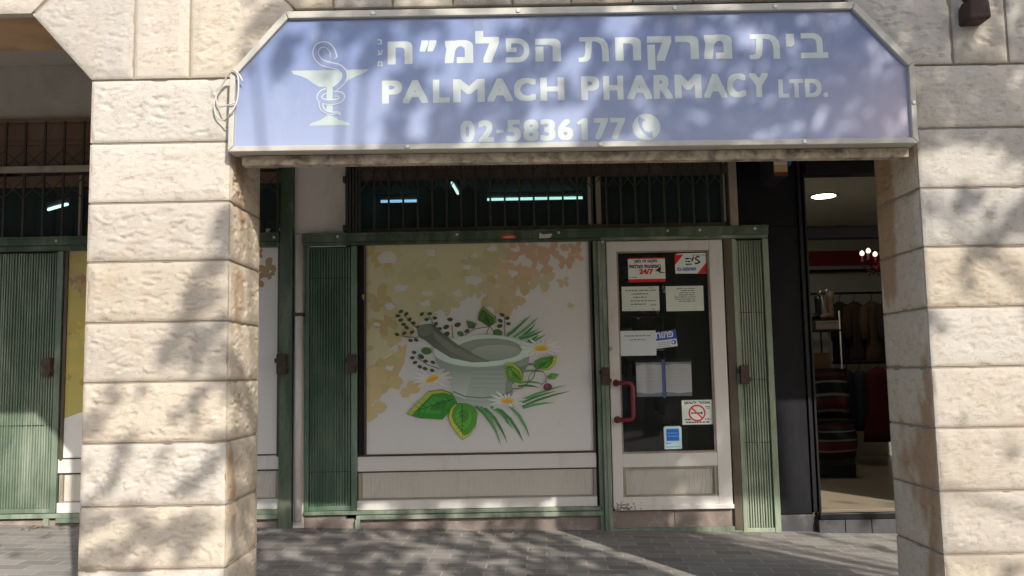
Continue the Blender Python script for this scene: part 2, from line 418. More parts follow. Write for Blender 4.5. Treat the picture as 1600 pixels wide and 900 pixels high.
wall = MB()
def spandrel(xl, xr, cell, seed):
    a = xl + .192; c = xr - .192; ch = .283
    g = ((1, 0, 0), (0, 0, 1), (0, -1, 0))
    stone(wall, [(xl, Z0), (a, Z0), (a, ZT), (xl - .035, ZT), (xl - ch, ZL)], (0, 0, 0), *g, cell, seed)
    stone(wall, [(a, Z0), (c, Z0), (c, ZT), (a, ZT)], (0, 0, 0), *g, cell, seed + 1)
    stone(wall, [(c, Z0), (xr, Z0), (xr + ch, ZL), (xr + .035, ZT), (c, ZT)], (0, 0, 0), *g, cell, seed + 2)
    wall.prism([(xl + .009, Z0), (xr - .009, Z0), (xr + ch - .012, ZL + .009), (xr + ch - .012, ZT), (xl - ch + .012, ZT), (xl - ch + .012, ZL + .009)], .0035, DEPTH - .01, 1)
    # sloping chamfer undersides
    for sgn, xe in ((-1, xl), (1, xr)):
        L = math.hypot(ch, ZL - Z0); ux = sgn * ch / L; uz = (ZL - Z0) / L
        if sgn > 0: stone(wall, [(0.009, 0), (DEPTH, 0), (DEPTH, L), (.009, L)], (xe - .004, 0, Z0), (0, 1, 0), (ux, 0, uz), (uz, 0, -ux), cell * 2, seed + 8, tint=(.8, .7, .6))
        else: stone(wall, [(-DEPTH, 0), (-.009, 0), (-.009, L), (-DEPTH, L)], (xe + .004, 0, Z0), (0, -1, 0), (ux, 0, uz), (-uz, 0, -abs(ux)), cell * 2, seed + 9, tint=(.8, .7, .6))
def lintel(x0, x1, joints, cell, seed):                  # x0, x1: piers' facing edges
    ch = .283; g = ((1, 0, 0), (0, 0, 1), (0, -1, 0)); J = joints
    stone(wall, [(x0 + ch, ZL), (J[0], ZL), (J[0], ZT), (x0 + .035, ZT)], (0, 0, 0), *g, cell, seed)
    for k in range(len(J) - 1):
        stone(wall, [(J[k], ZL), (J[k + 1], ZL), (J[k + 1], ZT), (J[k], ZT)], (0, 0, 0), *g, cell, seed + 1 + k)
    stone(wall, [(J[-1], ZL), (x1 - ch, ZL), (x1 - .035, ZT), (J[-1], ZT)], (0, 0, 0), *g, cell, seed + 50)
    wall.box(x0 + ch - .010, x1 - ch + .010, .008, DEPTH - .01, ZL + .004, ZT, 2)
for k in (-1, 0, 1, 2):
    spandrel(PX['a'][0] + PITCHX * k, PX['a'][1] + PITCHX * k, .007 if k in (0, 1) else .06, 700 + 20 * k)
JO = [-.79, -.52, -.245, .027, .295, .575, .85, 1.124, 1.37]
lintel(-1.250, 1.825, JO, .008, 800)
lintel(-1.250 - PITCHX, 1.825 - PITCHX, [j - PITCHX for j in JO], .014, 860)
lintel(-1.250 + PITCHX, 1.825 + PITCHX, [j + PITCHX for j in JO], .05, 920)
for r in range(9):                                        # plain courses of the storey above
    z0 = ZT + .29 * r; x = -5.9 + (.3 if r % 2 else 0)
    while x < 6.4:
        stone(wall, [(x, z0), (x + .6, z0), (x + .6, z0 + .29), (x, z0 + .29)], (0, 0, 0), (1, 0, 0), (0, 0, 1), (0, -1, 0), .1, int(1000 + r * 50 + x * 3)); x += .6
wall.box(-6.2, 6.9, .008, DEPTH - .012, ZT + .001, ZT + 2.6, 1)
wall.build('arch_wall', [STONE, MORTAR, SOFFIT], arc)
b = MB(); b.box(-6.2, 6.9, DEPTH, 9.2, 3.72, 3.95); b.build('passage_ceiling', PLASTER, arc)

# ------------------------------------------------------------------ shop row behind
FY = 2.95                                                  # plane of the shopfronts
row = thing('shop_row', 'plastered shop row wall shaded behind the arcade, grey above and white beside the gates', 'building', (-1.5, 3.1, 0))
b = MB(); b.box(-6.2, -1.704, FY, 3.15, 3.272, 3.719); b.box(-1.30, 1.79, FY + .01, 3.15, 3.25, 3.719); b.build('upper_wall', PLASTER, row)
b = MB(); b.box(-1.703, -1.302, FY - .03, 3.16, 2.2, 3.718); b.build('wall_strip', WHITEWALL, row)
b = MB(); b.box(-1.703, -1.621, FY - .028, 3.16, -.4, 2.199); b.build('wall_strip', WHITEWALL, row)
for x in (-6.2, -1.55, 2.02, 6.7):
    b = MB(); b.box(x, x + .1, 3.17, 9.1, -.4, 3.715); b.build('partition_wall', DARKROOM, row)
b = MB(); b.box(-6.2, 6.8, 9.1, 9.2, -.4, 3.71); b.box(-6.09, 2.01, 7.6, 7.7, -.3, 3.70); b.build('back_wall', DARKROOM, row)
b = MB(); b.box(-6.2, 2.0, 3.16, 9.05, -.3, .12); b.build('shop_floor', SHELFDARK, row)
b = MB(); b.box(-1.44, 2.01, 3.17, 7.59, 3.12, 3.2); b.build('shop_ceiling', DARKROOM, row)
b = MB(); b.box(-1.71, -1.30, FY - .015, FY + .05, -.3, .125); b.build('plinth', PINKSTONE, row)

# drain pipe
dp = thing('drain_pipe', 'thin dirty white drain pipe running down the wall strip between two green frames', 'pipe', (-1.655, 2.9, 0))
b = MB(); b.tube([(-1.655, 2.885, .1), (-1.655, 2.885, 2.29)], .028, 12); b.build('pipe', WHITEWALL, dp)
b = MB(); b.box(-1.69, -1.62, 2.85, 2.92, 1.655, 1.68); b.build('bracket', RUST, dp)

def ribs(b, x0, x1, y, z0, z1, pitch, d, m=0):
    """corrugated sheet: trapezoid folds running up"""
    x = x0; n = max(2, round((x1 - x0) / pitch)); p = (x1 - x0) / n; A = []; q_ = random.Random(int(x0 * 997)); B_ = []
    for k in range(n):
        dd = d * q_.uniform(.7, 1.1); j = q_.uniform(-.05, .05) if k else 0; j2 = j + q_.uniform(-.04, .04) if k else 0
        for fx, fy in ((0, 0), (.12, -dd), (.58, -dd), (.70, 0)): A.append((x0 + (k + fx + j) * p, y + fy)); B_.append((x0 + (k + fx + j2) * p, y + fy))
    A.append((x1, y)); B_.append((x1, y))
    lo = [b.vert((px, py, z0)) for px, py in A]; hi = [b.vert((px, py, z1)) for px, py in B_]
    for k in range(len(A) - 1): b.face((lo[k], lo[k + 1], hi[k + 1], hi[k]), m)

def lockbox(parent, x, z, y, s=1):
    b = MB(); b.box(x - .033 * s, x + .033 * s, y - .05, y, z - .07 * s, z + .07 * s)
    b.box(x - .05 * s, x - .034 * s, y - .035, y - .01, z + .01, z + .045); b.box(x + .034 * s, x + .046 * s, y - .04, y - .01, z - .05, z - .02)
    b.tube([(x, y - .056, z - .01), (x, y - .049, z - .01)], .012, 10)
    return b.build('lock', RUST, parent, .004)

def gate(label, x0, x1, z0, z1, y, mat, lock, seams, group='folded green metal gates'):
    g = thing('folding_gate', label, 'gate', ((x0 + x1) / 2, y, z0), group)
    b = MB()
    e = .038
    ribs(b, x0 + e, x1 - e - .012, y, z0 + .035, z1 - .012, .0205, .017)
    b.build('slat_curtain', mat, g)
    for z in seams:
        b = MB(); b.box(x0 + e + .002, x1 - e - .014, y - .0185, y + .002, z, z + .004); b.build('seam', GATEDARK, g)
    b = MB(); b.box(x0, x0 + e - .004, y - .035, y + .01, z0, z1); b.build('stile', mat, g, .004)
    b = MB(); b.box(x1 - e - .008, x1, y - .03, y + .01, z0, z1); b.build('stile', mat, g, .004)
    b = MB(); b.box(x0 + e - .003, x1 - e - .009, y - .024, y + .008, z0 + .001, z0 + .034); b.build('bottom_rail', mat, g, .003)
    if lock: lockbox(g, *lock)
    return g

def screws(parent, pts, y):
    for x, z in pts:
        b = MB(); b.tube([(x, y - .007, z), (x, y, z)], [.007, .012], 10); b.build('screw', SCREW, parent)

# ------------------------------------------------------------------ pharmacy shopfront
ph = thing('pharmacy_shopfront', 'green framed pharmacy shopfront with a printed window and a white glazed door', 'shopfront', (.2, FY, 0))
b = MB(); b.box(-1.62, 2.006, FY - .09, FY + .03, 2.228, 2.292); b.box(-1.62, 2.006, FY - .105, FY - .05, 2.284, 2.296); b.box(-1.62, .70, FY - .07, FY + .02, 2.206, 2.2275)
hb = b.build('header_beam', GREEN, ph, .003)
screws(hb, [(-1.352, 2.27), (-.42, 2.268), (.372, 2.268), (1.22, 2.268), (1.47, 2.268), (1.9, 2.272)], FY - .09)
screws(hb, [(.712, 2.19)], FY - .08)
b = MB(); b.box(.70, 2.004, FY - .075, FY + .02, 2.203, 2.2275); b.build('door_header', GREENDUST, ph, .003)
b = MB(); b.box(1.80, 1.995, FY - .085, FY - .05, 2.2925, 2.3); b.build('dust_ledge', WHITEWALL, ph)

# show window
win = MB()
win.box(-1.157, -1.142, FY - .03, FY + .02, .575, 2.206); win.box(.606, .622, FY - .03, FY + .02, .575, 2.206); win.box(-1.141, .605, FY - .03, FY + .02, .574, .583)
wo = win.build('show_window', BROWN, ph, .002)
b = MB(); b.box(-1.205, -1.158, FY - .005, FY + .02, .55, 2.206); b.build('side_gap', DARKGAP, wo)  # solid black strip stands in for the dark open gap

def AW(p):                                                 # sheet coordinates of the artwork -> place on the window
    x, y = p; s_ = (y - 380) / 327; l = 573 - 2 * s_; r = 919 + 11 * s_
    return (-1.142 + (x - l) / (r - l) * 1.748, 2.206 - s_ * 1.623)
def GA(x, y): return AW((560 + x * .2375, 370 + y * .2375))
def GB(x, y): return AW((560 + x * .2778, 470 + y * .2778))
WREF = s2l((178, 166, 158))
def ink(r, g, b, k=.74):
    c = s2l((r, g, b)); return tuple(min(.85, c[i] / WREF[i] * k * (1, .95, .90)[i]) for i in range(3))
WHT = ink(180, 169, 160)

def lookup(gx, gy):
    """tint of the printed leaves over the sheet"""
    r = math.hypot((gx - 1250) / 420, (gy - 60) / 260)
    if gx > 980 and r < 1: return (170, 138, 112)
    if gx < 200: return (162, 138, 96)
    if gy > 620: return (168, 144, 102)
    if 230 < gx < 460 and gy < 160: return (152, 122, 78)
    if 780 < gx < 1100 and 220 < gy < 460: return (166, 143, 106)
    return (167, 153, 114)
def inwash(gx, gy):
    lim = 700 if gx < 160 else 560 if gx < 420 else 500 if gx < 700 else 470 if gx < 1000 else 330 if gx < 1240 else 150 if gx < 1460 else 0
    if gx < 330: lim = max(lim, 1150 - gx * 1.35)
    return gy < lim
def butterfly(P, cx, cy, s_, ang, col, flip=1):
    out = [(0, .16), (.18, .55), (.5, .82), (.92, .86), (1, .55), (.84, .2), (.58, .02), (.82, -.25), (.72, -.66), (.42, -.86), (.2, -.6), (.05, -.2),
           (-.05, -.2), (-.2, -.6), (-.42, -.86), (-.72, -.66), (-.82, -.25), (-.58, .02), (-.84, .2), (-1, .55), (-.92, .86), (-.5, .82), (-.18, .55)]
    ca, sa = math.cos(ang), math.sin(ang)
    P.shape([GA(cx + s_ * (x * ca - y * sa), cy + s_ * (x * sa + y * ca)) for x, y in out], col)
def leafpoly(cx, cy, L, wd, ang):
    pts = []
    for t, w in ((0, 0), (.15, .55), (.4, 1), (.65, .85), (.85, .4), (1, 0)): pts.append((t * L - L / 2, w * wd / 2))
    pts += [(x, -y) for x, y in pts[-2:0:-1]]
    ca, sa = math.cos(ang), math.sin(ang)
    return [(cx + x * ca - y * sa, cy + x * sa + y * ca) for x, y in pts]

P = Print(FY - .012, .00005)
P.rect(-1.142, .606, .583, 2.206, WHT)
# soft ground wash of the print
P.shape([GA(*p) for p in [(52, 42), (1010, 42), (1000, 160), (900, 260), (820, 330), (700, 420), (560, 500), (420, 560), (300, 640), (220, 760), (120, 830), (52, 900)]], ink(172, 157, 122))
P.shape([GA(*p) for p in [(52, 860), (170, 800), (320, 700), (300, 830), (250, 930), (180, 1020), (52, 1080)]], ink(168, 144, 100))
r = random.Random(3)
for k in range(190):
    gx, gy = r.uniform(50, 1440), r.uniform(44, 1150)
    if not inwash(gx, gy): continue
    c = lookup(gx, gy); j = r.uniform(.965, 1.04)
    sz = r.uniform(38, 110) * (.75 if gx > 1150 else 1)
    sz = min(sz, (gx - 50) + 6, gy - 40 + 6)
    if sz < 14: continue
    col = ink(*(v * j for v in c))
    if r.random() < .6: butterfly(P, gx, gy, sz, r.uniform(-.8, .8) + (math.pi if r.random() < .5 else 0), col)
    else: P.shape([GA(*p) for p in leafpoly(gx, gy, sz * 1.5, sz * 1.1, r.uniform(0, 6.3))], col)
for gx, gy, s_ in [(1365, 180, 55), (1350, 315, 40), (1180, 150, 75), (1260, 110, 70), (1200, 300, 85), (930, 370, 120), (1020, 470, 34), (1402, 470, 20), (1430, 85, 45), (1100, 90, 70)]:
    c = (166, 132, 108) if gy < 250 else (168, 148, 116); butterfly(P, gx, gy, s_, r.uniform(-.4, .4) + math.pi, ink(*c))
for gx, gy, s_ in [(200, 135, 55), (280, 330, 42), (480, 100, 34), (450, 440, 38), (745, 290, 45), (660, 365, 32), (1045, 90, 34), (880, 75, 26), (1110, 185, 40), (1020, 245, 30), (770, 120, 24), (215, 450, 26), (540, 500, 26), (240, 730, 30), (205, 860, 22), (460, 370, 34), (120, 570, 20), (720, 200, 24)]:
    n_ = r.randint(7, 9); ph_ = r.uniform(0, 6)
    s_ *= 1.35
    P.shape([GA(gx + s_ * r.uniform(.35, 1.15) * math.cos(ph_ + 6.283 * k / n_) * 1.15, gy + s_ * r.uniform(.35, 1.05) * math.sin(ph_ + 6.283 * k / n_) * .8) for k in range(n_)], ink(179, 167, 154))
for gx, gy, s_ in [(100, 1190, 60), (260, 1110, 55), (130, 1060, 75), (330, 1190, 34), (150, 1290, 40), (70, 1340, 60), (390, 1150, 50), (60, 1220, 60)]:
    P.shape([GA(gx * .93 + s_ * math.cos(t) * r.uniform(.75, 1.2), gy * .86 + s_ * math.sin(t) * r.uniform(.7, 1.15)) if gx * .93 + s_ * math.cos(t) > 52 else GA(52, gy * .86 + s_ * math.sin(t)) for t in [.45 * k for k in range(14)]], ink(172, 148, 104))
# sprigs
DG = ink(58, 68, 40); STEM = ink(86, 76, 54)
def sprig(stem, leaves, size=11):
    P.stroke([GB(*p) for p in stem], .006, STEM)
    for q in leaves:
        x, y = q[:2]; s_ = q[2] if len(q) > 2 else size
        cx, cz = GB(x, y); k = .0014
        P.ell(cx, cz, s_ * k * 1.25, s_ * k * .85, DG if s_ < 16 else ink(66, 96, 44), r.uniform(-.7, .9), 12)
sprig([(340, 165), (295, 120), (260, 80)], [(240, 57), (270, 72), (222, 82), (238, 106), (288, 103), (255, 131), (310, 125), (272, 149), (340, 148)])
sprig([(340, 206), (290, 203), (242, 195)], [(217, 187), (258, 181), (302, 176), (293, 222), (325, 220)])
sprig([(418, 150), (415, 110), (398, 88)], [(358, 75), (402, 73), (385, 105), (431, 98), (436, 131), (457, 160)])
sprig([(533, 218), (530, 175), (528, 140)], [(517, 108, 13), (495, 150, 14), (559, 139, 15), (497, 190, 15), (575, 190, 16), (612, 175, 12)])
sprig([(825, 208), (826, 150), (824, 95)], [(810, 87, 12), (840, 107), (800, 120, 12), (846, 138), (797, 150, 13), (785, 187, 22)])
sprig([(455, 384), (390, 362), (330, 320)], [(313, 290), (303, 320), (318, 347), (345, 371), (375, 382), (415, 393), (352, 314, 15), (378, 340), (420, 348), (383, 283, 24)])
P.stroke([GB(*p) for p in [(600, 200), (650, 165), (700, 158), (740, 152)]], .005, STEM)
P.stroke([GB(*p) for p in [(742, 145), (728, 175), (722, 200)]], .006, STEM); P.stroke([GB(*p) for p in [(742, 150), (760, 180), (765, 205)]], .006, STEM)
def rich_leaf(pts, outer, inner, k=.84, veins=True):
    Q = [Vector(GB(*p)) for p in pts]; c = sum(Q, Vector((0, 0))) / len(Q)
    tip0 = max(Q, key=lambda q: (q - c).length)
    dark = tuple(v * .62 for v in inner); lite = tuple(v * 1.35 for v in inner)
    P.shape([tuple(q) for q in Q], dark)
    P.shape([tuple(c + (q - c) * .96 + (tip0 - c) * .015) for q in Q], outer)
    sd_ = Vector((-(tip0 - c).y, (tip0 - c).x)) * .10
    P.shape([tuple(c + (q - c) * (k + .02) - (tip0 - c) * .09 + sd_) for q in Q], inner)
    P.shape([tuple(c + (q - c) * k * .66 - (tip0 - c) * .05 + sd_ * .4) for q in Q], lite)
    P.shape([tuple(c + (q - c) * k * .40 - (tip0 - c) * .22 + sd_ * .9) for q in Q], tuple(v * .85 for v in inner))
    if veins:
        tip = max(Q, key=lambda q: (q - c).length); base = c - (tip - c) * .75; ax = (tip - base)
        P.stroke([tuple(base), tuple(c), tuple(tip)], [.007, .006, .001], tuple(v * .34 for v in inner))
        for t in (.16, .30, .44, .58, .70):
            o_ = base + ax * t; n_ = Vector((-ax.y, ax.x)) * .24
            for sg in (-1, 1): P.stroke([tuple(o_), tuple(o_ + n_ * sg * .8 + ax * .14)], [.0045, .001], tuple(v * .42 for v in inner))
rich_leaf([(700, 35), (735, 65), (775, 95), (778, 130), (740, 152), (700, 125), (672, 110), (680, 70)], ink(112, 122, 48), ink(58, 88, 40))
rich_leaf([(608, 115), (640, 122), (668, 135), (655, 160), (620, 158)], ink(86, 102, 52), ink(62, 88, 48), veins=False)
BL = ink(62, 108, 58); BL2 = ink(84, 128, 74)
def blade(a, b_, w=13, bend=10, c=BL):
    a = Vector(a); b_ = Vector(b_); t = (b_ - a).normalized(); n_ = Vector((-t.y, t.x)); m1 = a.lerp(b_, .35) + n_ * bend; m2 = a.lerp(b_, .7) + n_ * bend * .8
    k = .00137
    P.stroke([GB(*a), GB(*m1), GB(*m2), GB(*b_)], [w * k * .8, w * k, w * k * .7, w * k * .08], c)
for a, b_, c in [((838, 200), (975, 88), BL2), ((836, 210), (945, 108), BL), ((875, 215), (1015, 103), BL2), ((905, 222), (1000, 140), BL), ((912, 225), (1042, 178), BL), ((905, 215), (1020, 168), BL2), ((950, 250), (1058, 200), BL2), ((955, 238), (1015, 205), BL)]: blade(a, b_, 14, 6, c)
for a, b_, c in [((660, 596), (775, 748), BL), ((690, 600), (804, 815), BL2), ((715, 608), (840, 802), BL), ((745, 600), (870, 725), BL2), ((800, 618), (932, 800), BL), ((855, 600), (968, 775), BL2), ((700, 615), (720, 640), BL), ((780, 612), (842, 700), BL)]: blade(a, b_, 17, -14, c)
for a, b_, c in [((905, 575), (1172, 488), BL2), ((920, 585), (1120, 520), BL), ((925, 603), (1192, 523), BL), ((930, 612), (1110, 585), BL2), ((910, 412), (1050, 412), BL2), ((910, 380), (1000, 372), BL), ((915, 470), (1040, 480), BL2), ((900, 490), (1020, 500), BL)]: blade(a, b_, 13, -8, c)
# mortar
def inkm(r_, g, b_): return ink(r_ + 3, g, b_ - 1)
def gell(cx, cy, rx, ry, c, c2=None):
    P.shape([GB(cx + rx * math.cos(t), cy + ry * math.sin(t)) for t in [2 * math.pi * k / 40 for k in range(40)]], c, c2)
body = [(427, 300), (440, 345), (470, 395), (505, 430), (520, 475), (535, 505), (524, 530), (540, 565), (600, 588), (700, 597), (790, 586), (858, 560), (874, 520), (866, 482), (925, 430), (955, 380), (969, 300)]
P.shape([GB(*p) for p in body], inkm(112, 118, 104), inkm(150, 155, 142))
P.shape([GB(*p) for p in [(470, 385), (560, 405), (640, 415), (600, 560), (545, 545), (540, 505), (505, 430)]], inkm(128, 134, 120), inkm(160, 165, 152))
P.shape([GB(*p) for p in [(850, 400), (955, 370), (925, 430), (866, 482), (870, 530), (820, 560), (830, 480)]], inkm(98, 104, 90), inkm(120, 125, 112))
for k in range(8):
    y = 402 + k * 13; P.stroke([GB(x, y + 8 * math.sin((x - 640) / 260 * 1.5)) for x in range(640, 850, 30)], .0035, inkm(128, 133, 120) if k % 2 else inkm(150, 154, 142))
P.stroke([GB(*p) for p in [(534, 512), (600, 542), (700, 552), (800, 542), (868, 516)]], .009, inkm(92, 98, 85))
P.shape([GB(*p) for p in [(526, 530), (600, 556), (700, 566), (800, 556), (872, 528), (858, 560), (790, 586), (700, 597), (600, 588), (540, 565)]], inkm(120, 126, 112), inkm(150, 156, 143))
gell(697, 292, 273, 92, inkm(128, 134, 120)); gell(697, 288, 273, 90, inkm(176, 186, 170), inkm(166, 175, 160)); gell(700, 284, 264, 84, inkm(160, 169, 153), inkm(172, 181, 166))
gell(735, 283, 187, 64, inkm(112, 117, 103)); gell(735, 285, 184, 61, inkm(122, 125, 110), inkm(108, 112, 98)); gell(775, 298, 140, 42, inkm(138, 141, 124), inkm(122, 126, 110))
P.shape([GB(*p) for p in [(330, 165), (345, 142), (375, 132), (410, 132), (432, 142), (470, 182), (560, 250), (660, 310), (742, 350), (640, 352), (520, 325), (430, 268), (380, 226), (340, 202)]], inkm(72, 75, 61), inkm(96, 99, 84))
P.shape([GB(*p) for p in [(420, 165), (540, 262), (660, 325), (720, 348), (640, 342), (520, 290), (430, 215)]], inkm(102, 106, 90))
gell(378, 166, 46, 33, inkm(98, 101, 86))
PET = ink(196, 188, 172); YEL = ink(206, 152, 52)
def daisy(cx, cy, rx, ry, ang=0):
    o_ = GB(cx, cy)
    for k in range(15):
        t = 2 * math.pi * k / 15 + .1; L = .155 * (1 if abs(math.cos(t)) > .5 else .6) * rx / 40
        d = Vector((math.cos(t), math.sin(t) * .62)); e = Vector(o_) + d * L
        P.stroke([tuple(Vector(o_) + d * .02), tuple(Vector(o_) + d * L * .6), tuple(e)], [.008, .02, .006], tuple(v * r.uniform(.9, 1.06) for v in PET))
    P.ell(o_[0], o_[1], rx * .00137, ry * .00137, YEL, ang, 16); P.ell(o_[0], o_[1] - .005, rx * .0010, ry * .0008, ink(190, 132, 40), ang, 14)
daisy(1030, 280, 42, 18); daisy(415, 440, 40, 18, .35)
rich_leaf([(270, 632), (330, 572), (395, 508), (470, 500), (525, 520), (548, 560), (500, 622), (455, 662), (380, 655), (320, 652)], ink(150, 152, 54), ink(52, 112, 38), .91)
rich_leaf([(515, 610), (545, 578), (600, 580), (650, 605), (668, 640), (660, 710), (622, 760), (585, 782), (560, 750), (520, 700), (505, 655)], ink(170, 156, 56), ink(70, 124, 40), .88)
daisy(840, 570, 38, 17)
P.stroke([GB(*p) for p in [(868, 505), (920, 500), (960, 470), (990, 440), (1000, 395)]], .006, STEM)
P.stroke([GB(1010 + 50 * math.cos(t), 447 + 42 * math.sin(t)) for t in [2.6 + .35 * k for k in range(15)]], .004, STEM); P.stroke([GB(*p) for p in [(1058, 450), (1060, 475), (1068, 490)]], .004, STEM)
rich_leaf([(825, 358), (870, 358), (915, 395), (930, 430), (922, 475), (880, 462), (840, 440), (828, 400)], ink(150, 152, 48), ink(82, 122, 44), .86)
rich_leaf([(1000, 350), (1040, 332), (1120, 323), (1110, 370), (1080, 400), (1030, 402), (995, 385)], ink(160, 158, 48), ink(66, 112, 42), .86)
rich_leaf([(1062, 440), (1090, 420), (1132, 428), (1110, 455), (1075, 455)], ink(104, 134, 62), ink(80, 118, 58), .8, False)
cx, cz = GB(1068, 497); P.ell(cx, cz, .034, .028, ink(92, 46, 52)); P.ell(cx - .006, cz + .006, .018, .013, ink(122, 64, 72))
P.build('mural_print', PRINT, wo)

# lower window panelling
b = MB(); b.box(-1.21, .622, FY - .028, FY + .02, .455, .566); b.build('sill_rail', WHITE, ph, .004)
b = MB(); b.box(-1.21, .622, FY - .006, FY + .02, .566, .575); b.box(-1.21, .622, FY - .006, FY + .02, .443, .4548); b.build('rail_groove', BROWN, ph)
def ribpanel(x0, x1, z0, z1, y, parent):
    b = MB(); ribs(b, x0, x1, y, z0, z1, .0125, .004); return b.build('ribbed_panel', RIB, parent)
ribpanel(-1.178, .598, .25, .443, FY + .004, ph)
b = MB(); b.box(-1.205, -1.179, FY - .02, FY + .02, .238, .4425); b.box(.599, .621, FY - .02, FY + .02, .238, .4425); b.box(-1.1785, .5985, FY - .012, FY + .02, .238, .2495); b.build('panel_frame', PALEPOST, ph, .002)
b = MB(); b.box(-1.215, .622, FY - .028, FY + .02, .165, .237); b.build('bottom_rail', WHITE, ph, .004)
b = MB(); b.box(-1.62, .66, FY - .05, FY + .02, .135, .164); b.box(-1.215, .66, FY - .065, FY + .02, .098, .131); b.box(-1.225, -1.185, FY - .06, FY + .02, .03, .098); b.build('bottom_bar', GREENDUST, ph, .004)
b = MB(); b.box(-1.30, .66, FY - .02, FY + .05, -.2, .1); b.build('plinth', PINKSTONE, ph)
b = MB(); b.box(.640, .672, FY - .05, FY + .02, -.02, 2.205); b.box(.674, .732, FY - .075, FY + .02, -.03, 2.202); b.box(.700, .712, FY - .082, FY - .07, -.02, 2.18)
po = b.build('post', GREENDUST, ph, .004); lockbox(po, .705, 1.15, FY - .075, .95)
b = MB(); b.box(.6225, .6395, FY - .012, FY + .02, .1, 2.205); b.build('post_gap', DARKGAP, ph)  # narrow gap filled with a solid black strip
# door
d0, d1, g0, g1 = .742, 1.652, .832, 1.534
b = MB(); Y0, Y1 = FY - .045, FY + .005
b.box(d0, g0 - .012, Y0, Y1, .142, 2.198); b.box(g1 + .012, d1, Y0, Y1, .142, 2.198); b.box(g0 - .0118, g1 + .0118, Y0, Y1, 2.118, 2.197)
b.box(g0 - .0118, g1 + .0118, Y0, Y1, .452, .553); b.box(g0 - .0118, g1 + .0118, Y0, Y1, .1425, .228); b.box(d0 + .01, d1 + .005, Y0 - .018, Y0 - .0005, .132, .166)
door = b.build('door', WHITE, ph, .004)
b = MB(); b.box(g0 - .0115, g0 + .002, Y0 + .012, Y1, .5535, 2.1175); b.box(g1 - .002, g1 + .0115, Y0 + .012, Y1, .5535, 2.1175); b.box(g0 + .0022, g1 - .0022, Y0 + .012, Y1, 2.106, 2.1175); b.box(g0 + .0022, g1 - .0022, Y0 + .012, Y1, .5535, .568)
b.box(g0 - .0115, g0 + .014, Y0 + .01, Y1, .2285, .4515); b.box(g1 - .014, g1 + .0115, Y0 + .01, Y1, .2285, .4515); b.box(g0 + .0142, g1 - .0142, Y0 + .01, Y1, .438, .4515); b.box(g0 + .0142, g1 - .0142, Y0 + .01, Y1, .2285, .241)
b.build('glazing_bead', PALEPOST, door)
b = MB(); b.poly([(g0, FY - .016, .56), (g1, FY - .016, .56), (g1, FY - .016, 2.112), (g0, FY - .016, 2.112)]); b.build('door_glass', CLEAR, door)
ribpanel(g0 + .0145, g1 - .0145, .2415, .4375, FY - .012, door)
b = MB()
hx, hz0, hz1, hy = .905, .815, 1.095, FY - .115
b.tube([(.79, Y0, hz1), (.79, hy + .02, hz1), (.81, hy, hz1), (.87, hy, hz1), (.895, hy, hz1 - .008), (hx, hy, hz1 - .035), (hx, hy, hz0 + .035), (.895, hy, hz0 + .008), (.87, hy, hz0), (.81, hy, hz0), (.79, hy + .02, hz0), (.79, Y0, hz0)], .0165, 12)
b.tube([(.79, Y0 - .006, hz1), (.79, Y0, hz1)], .027, 14); b.tube([(.79, Y0 - .006, hz0), (.79, Y0, hz0)], .027, 14)
b.build('handle', REDPLASTIC, door)
b = MB(); b.tube([(.757, Y0 - .006, 1.36), (.757, Y0, 1.36)], .016, 14); b.box(.752, .762, Y0 - .016, Y0 - .006, 1.345, 1.375); b.build('keyhole', ALU, door, .002)
b = MB()
for k in range(2): b.box(.735 + k * .475, .735 + (k + 1) * .475 - .003, FY - .02, FY + .06, -.06, .128)
b.build('threshold', PINKSTONE, ph, .005)
b = MB(); b.box(.733, 1.72, FY - .045, FY - .0205, gz(1.2) - .02, gz(1.2) + .028); b.build('threshold_strip', GREENDUST, ph, .003)
b = MB(); b.box(1.66, 1.722, FY - .05, FY + .02, -.03, 2.202); b.build('door_jamb', BROWN, ph, .004)
r = random.Random(17)
P = Print(Y0 - .0184, .00004)
for k in range(26):
    x = .765 + abs(r.gauss(0, .075)); z = r.uniform(.140, .163); q = r.uniform(.003, .011)
    P.shape([(x + q * 1.5 * math.cos(t) * r.uniform(.5, 1.2), min(.1655, max(.1335, z + q * math.sin(t) * r.uniform(.5, 1.2)))) for t in [k_ * .785 for k_ in range(8)]], r.choice([(.22, .15, .11), (.30, .23, .18), (.16, .12, .10)]))
tag(P.build('paint_chips', PRINT, door), kind='stuff')
P = Print(Y0 - .0003, .00004)
for k in range(28):
    x = .765 + abs(r.gauss(0, .07)); z = .168 + abs(r.gauss(0, .014)); q = r.uniform(.002, .007)
    P.shape([(x + q * 1.5 * math.cos(t) * r.uniform(.5, 1.2), z + q * math.sin(t) * r.uniform(.5, 1.2)) for t in [k_ * .785 for k_ in range(8)]], r.choice([(.26, .20, .16), (.34, .28, .23), (.20, .16, .13)]))
tag(P.build('paint_chips', PRINT, door), kind='stuff')
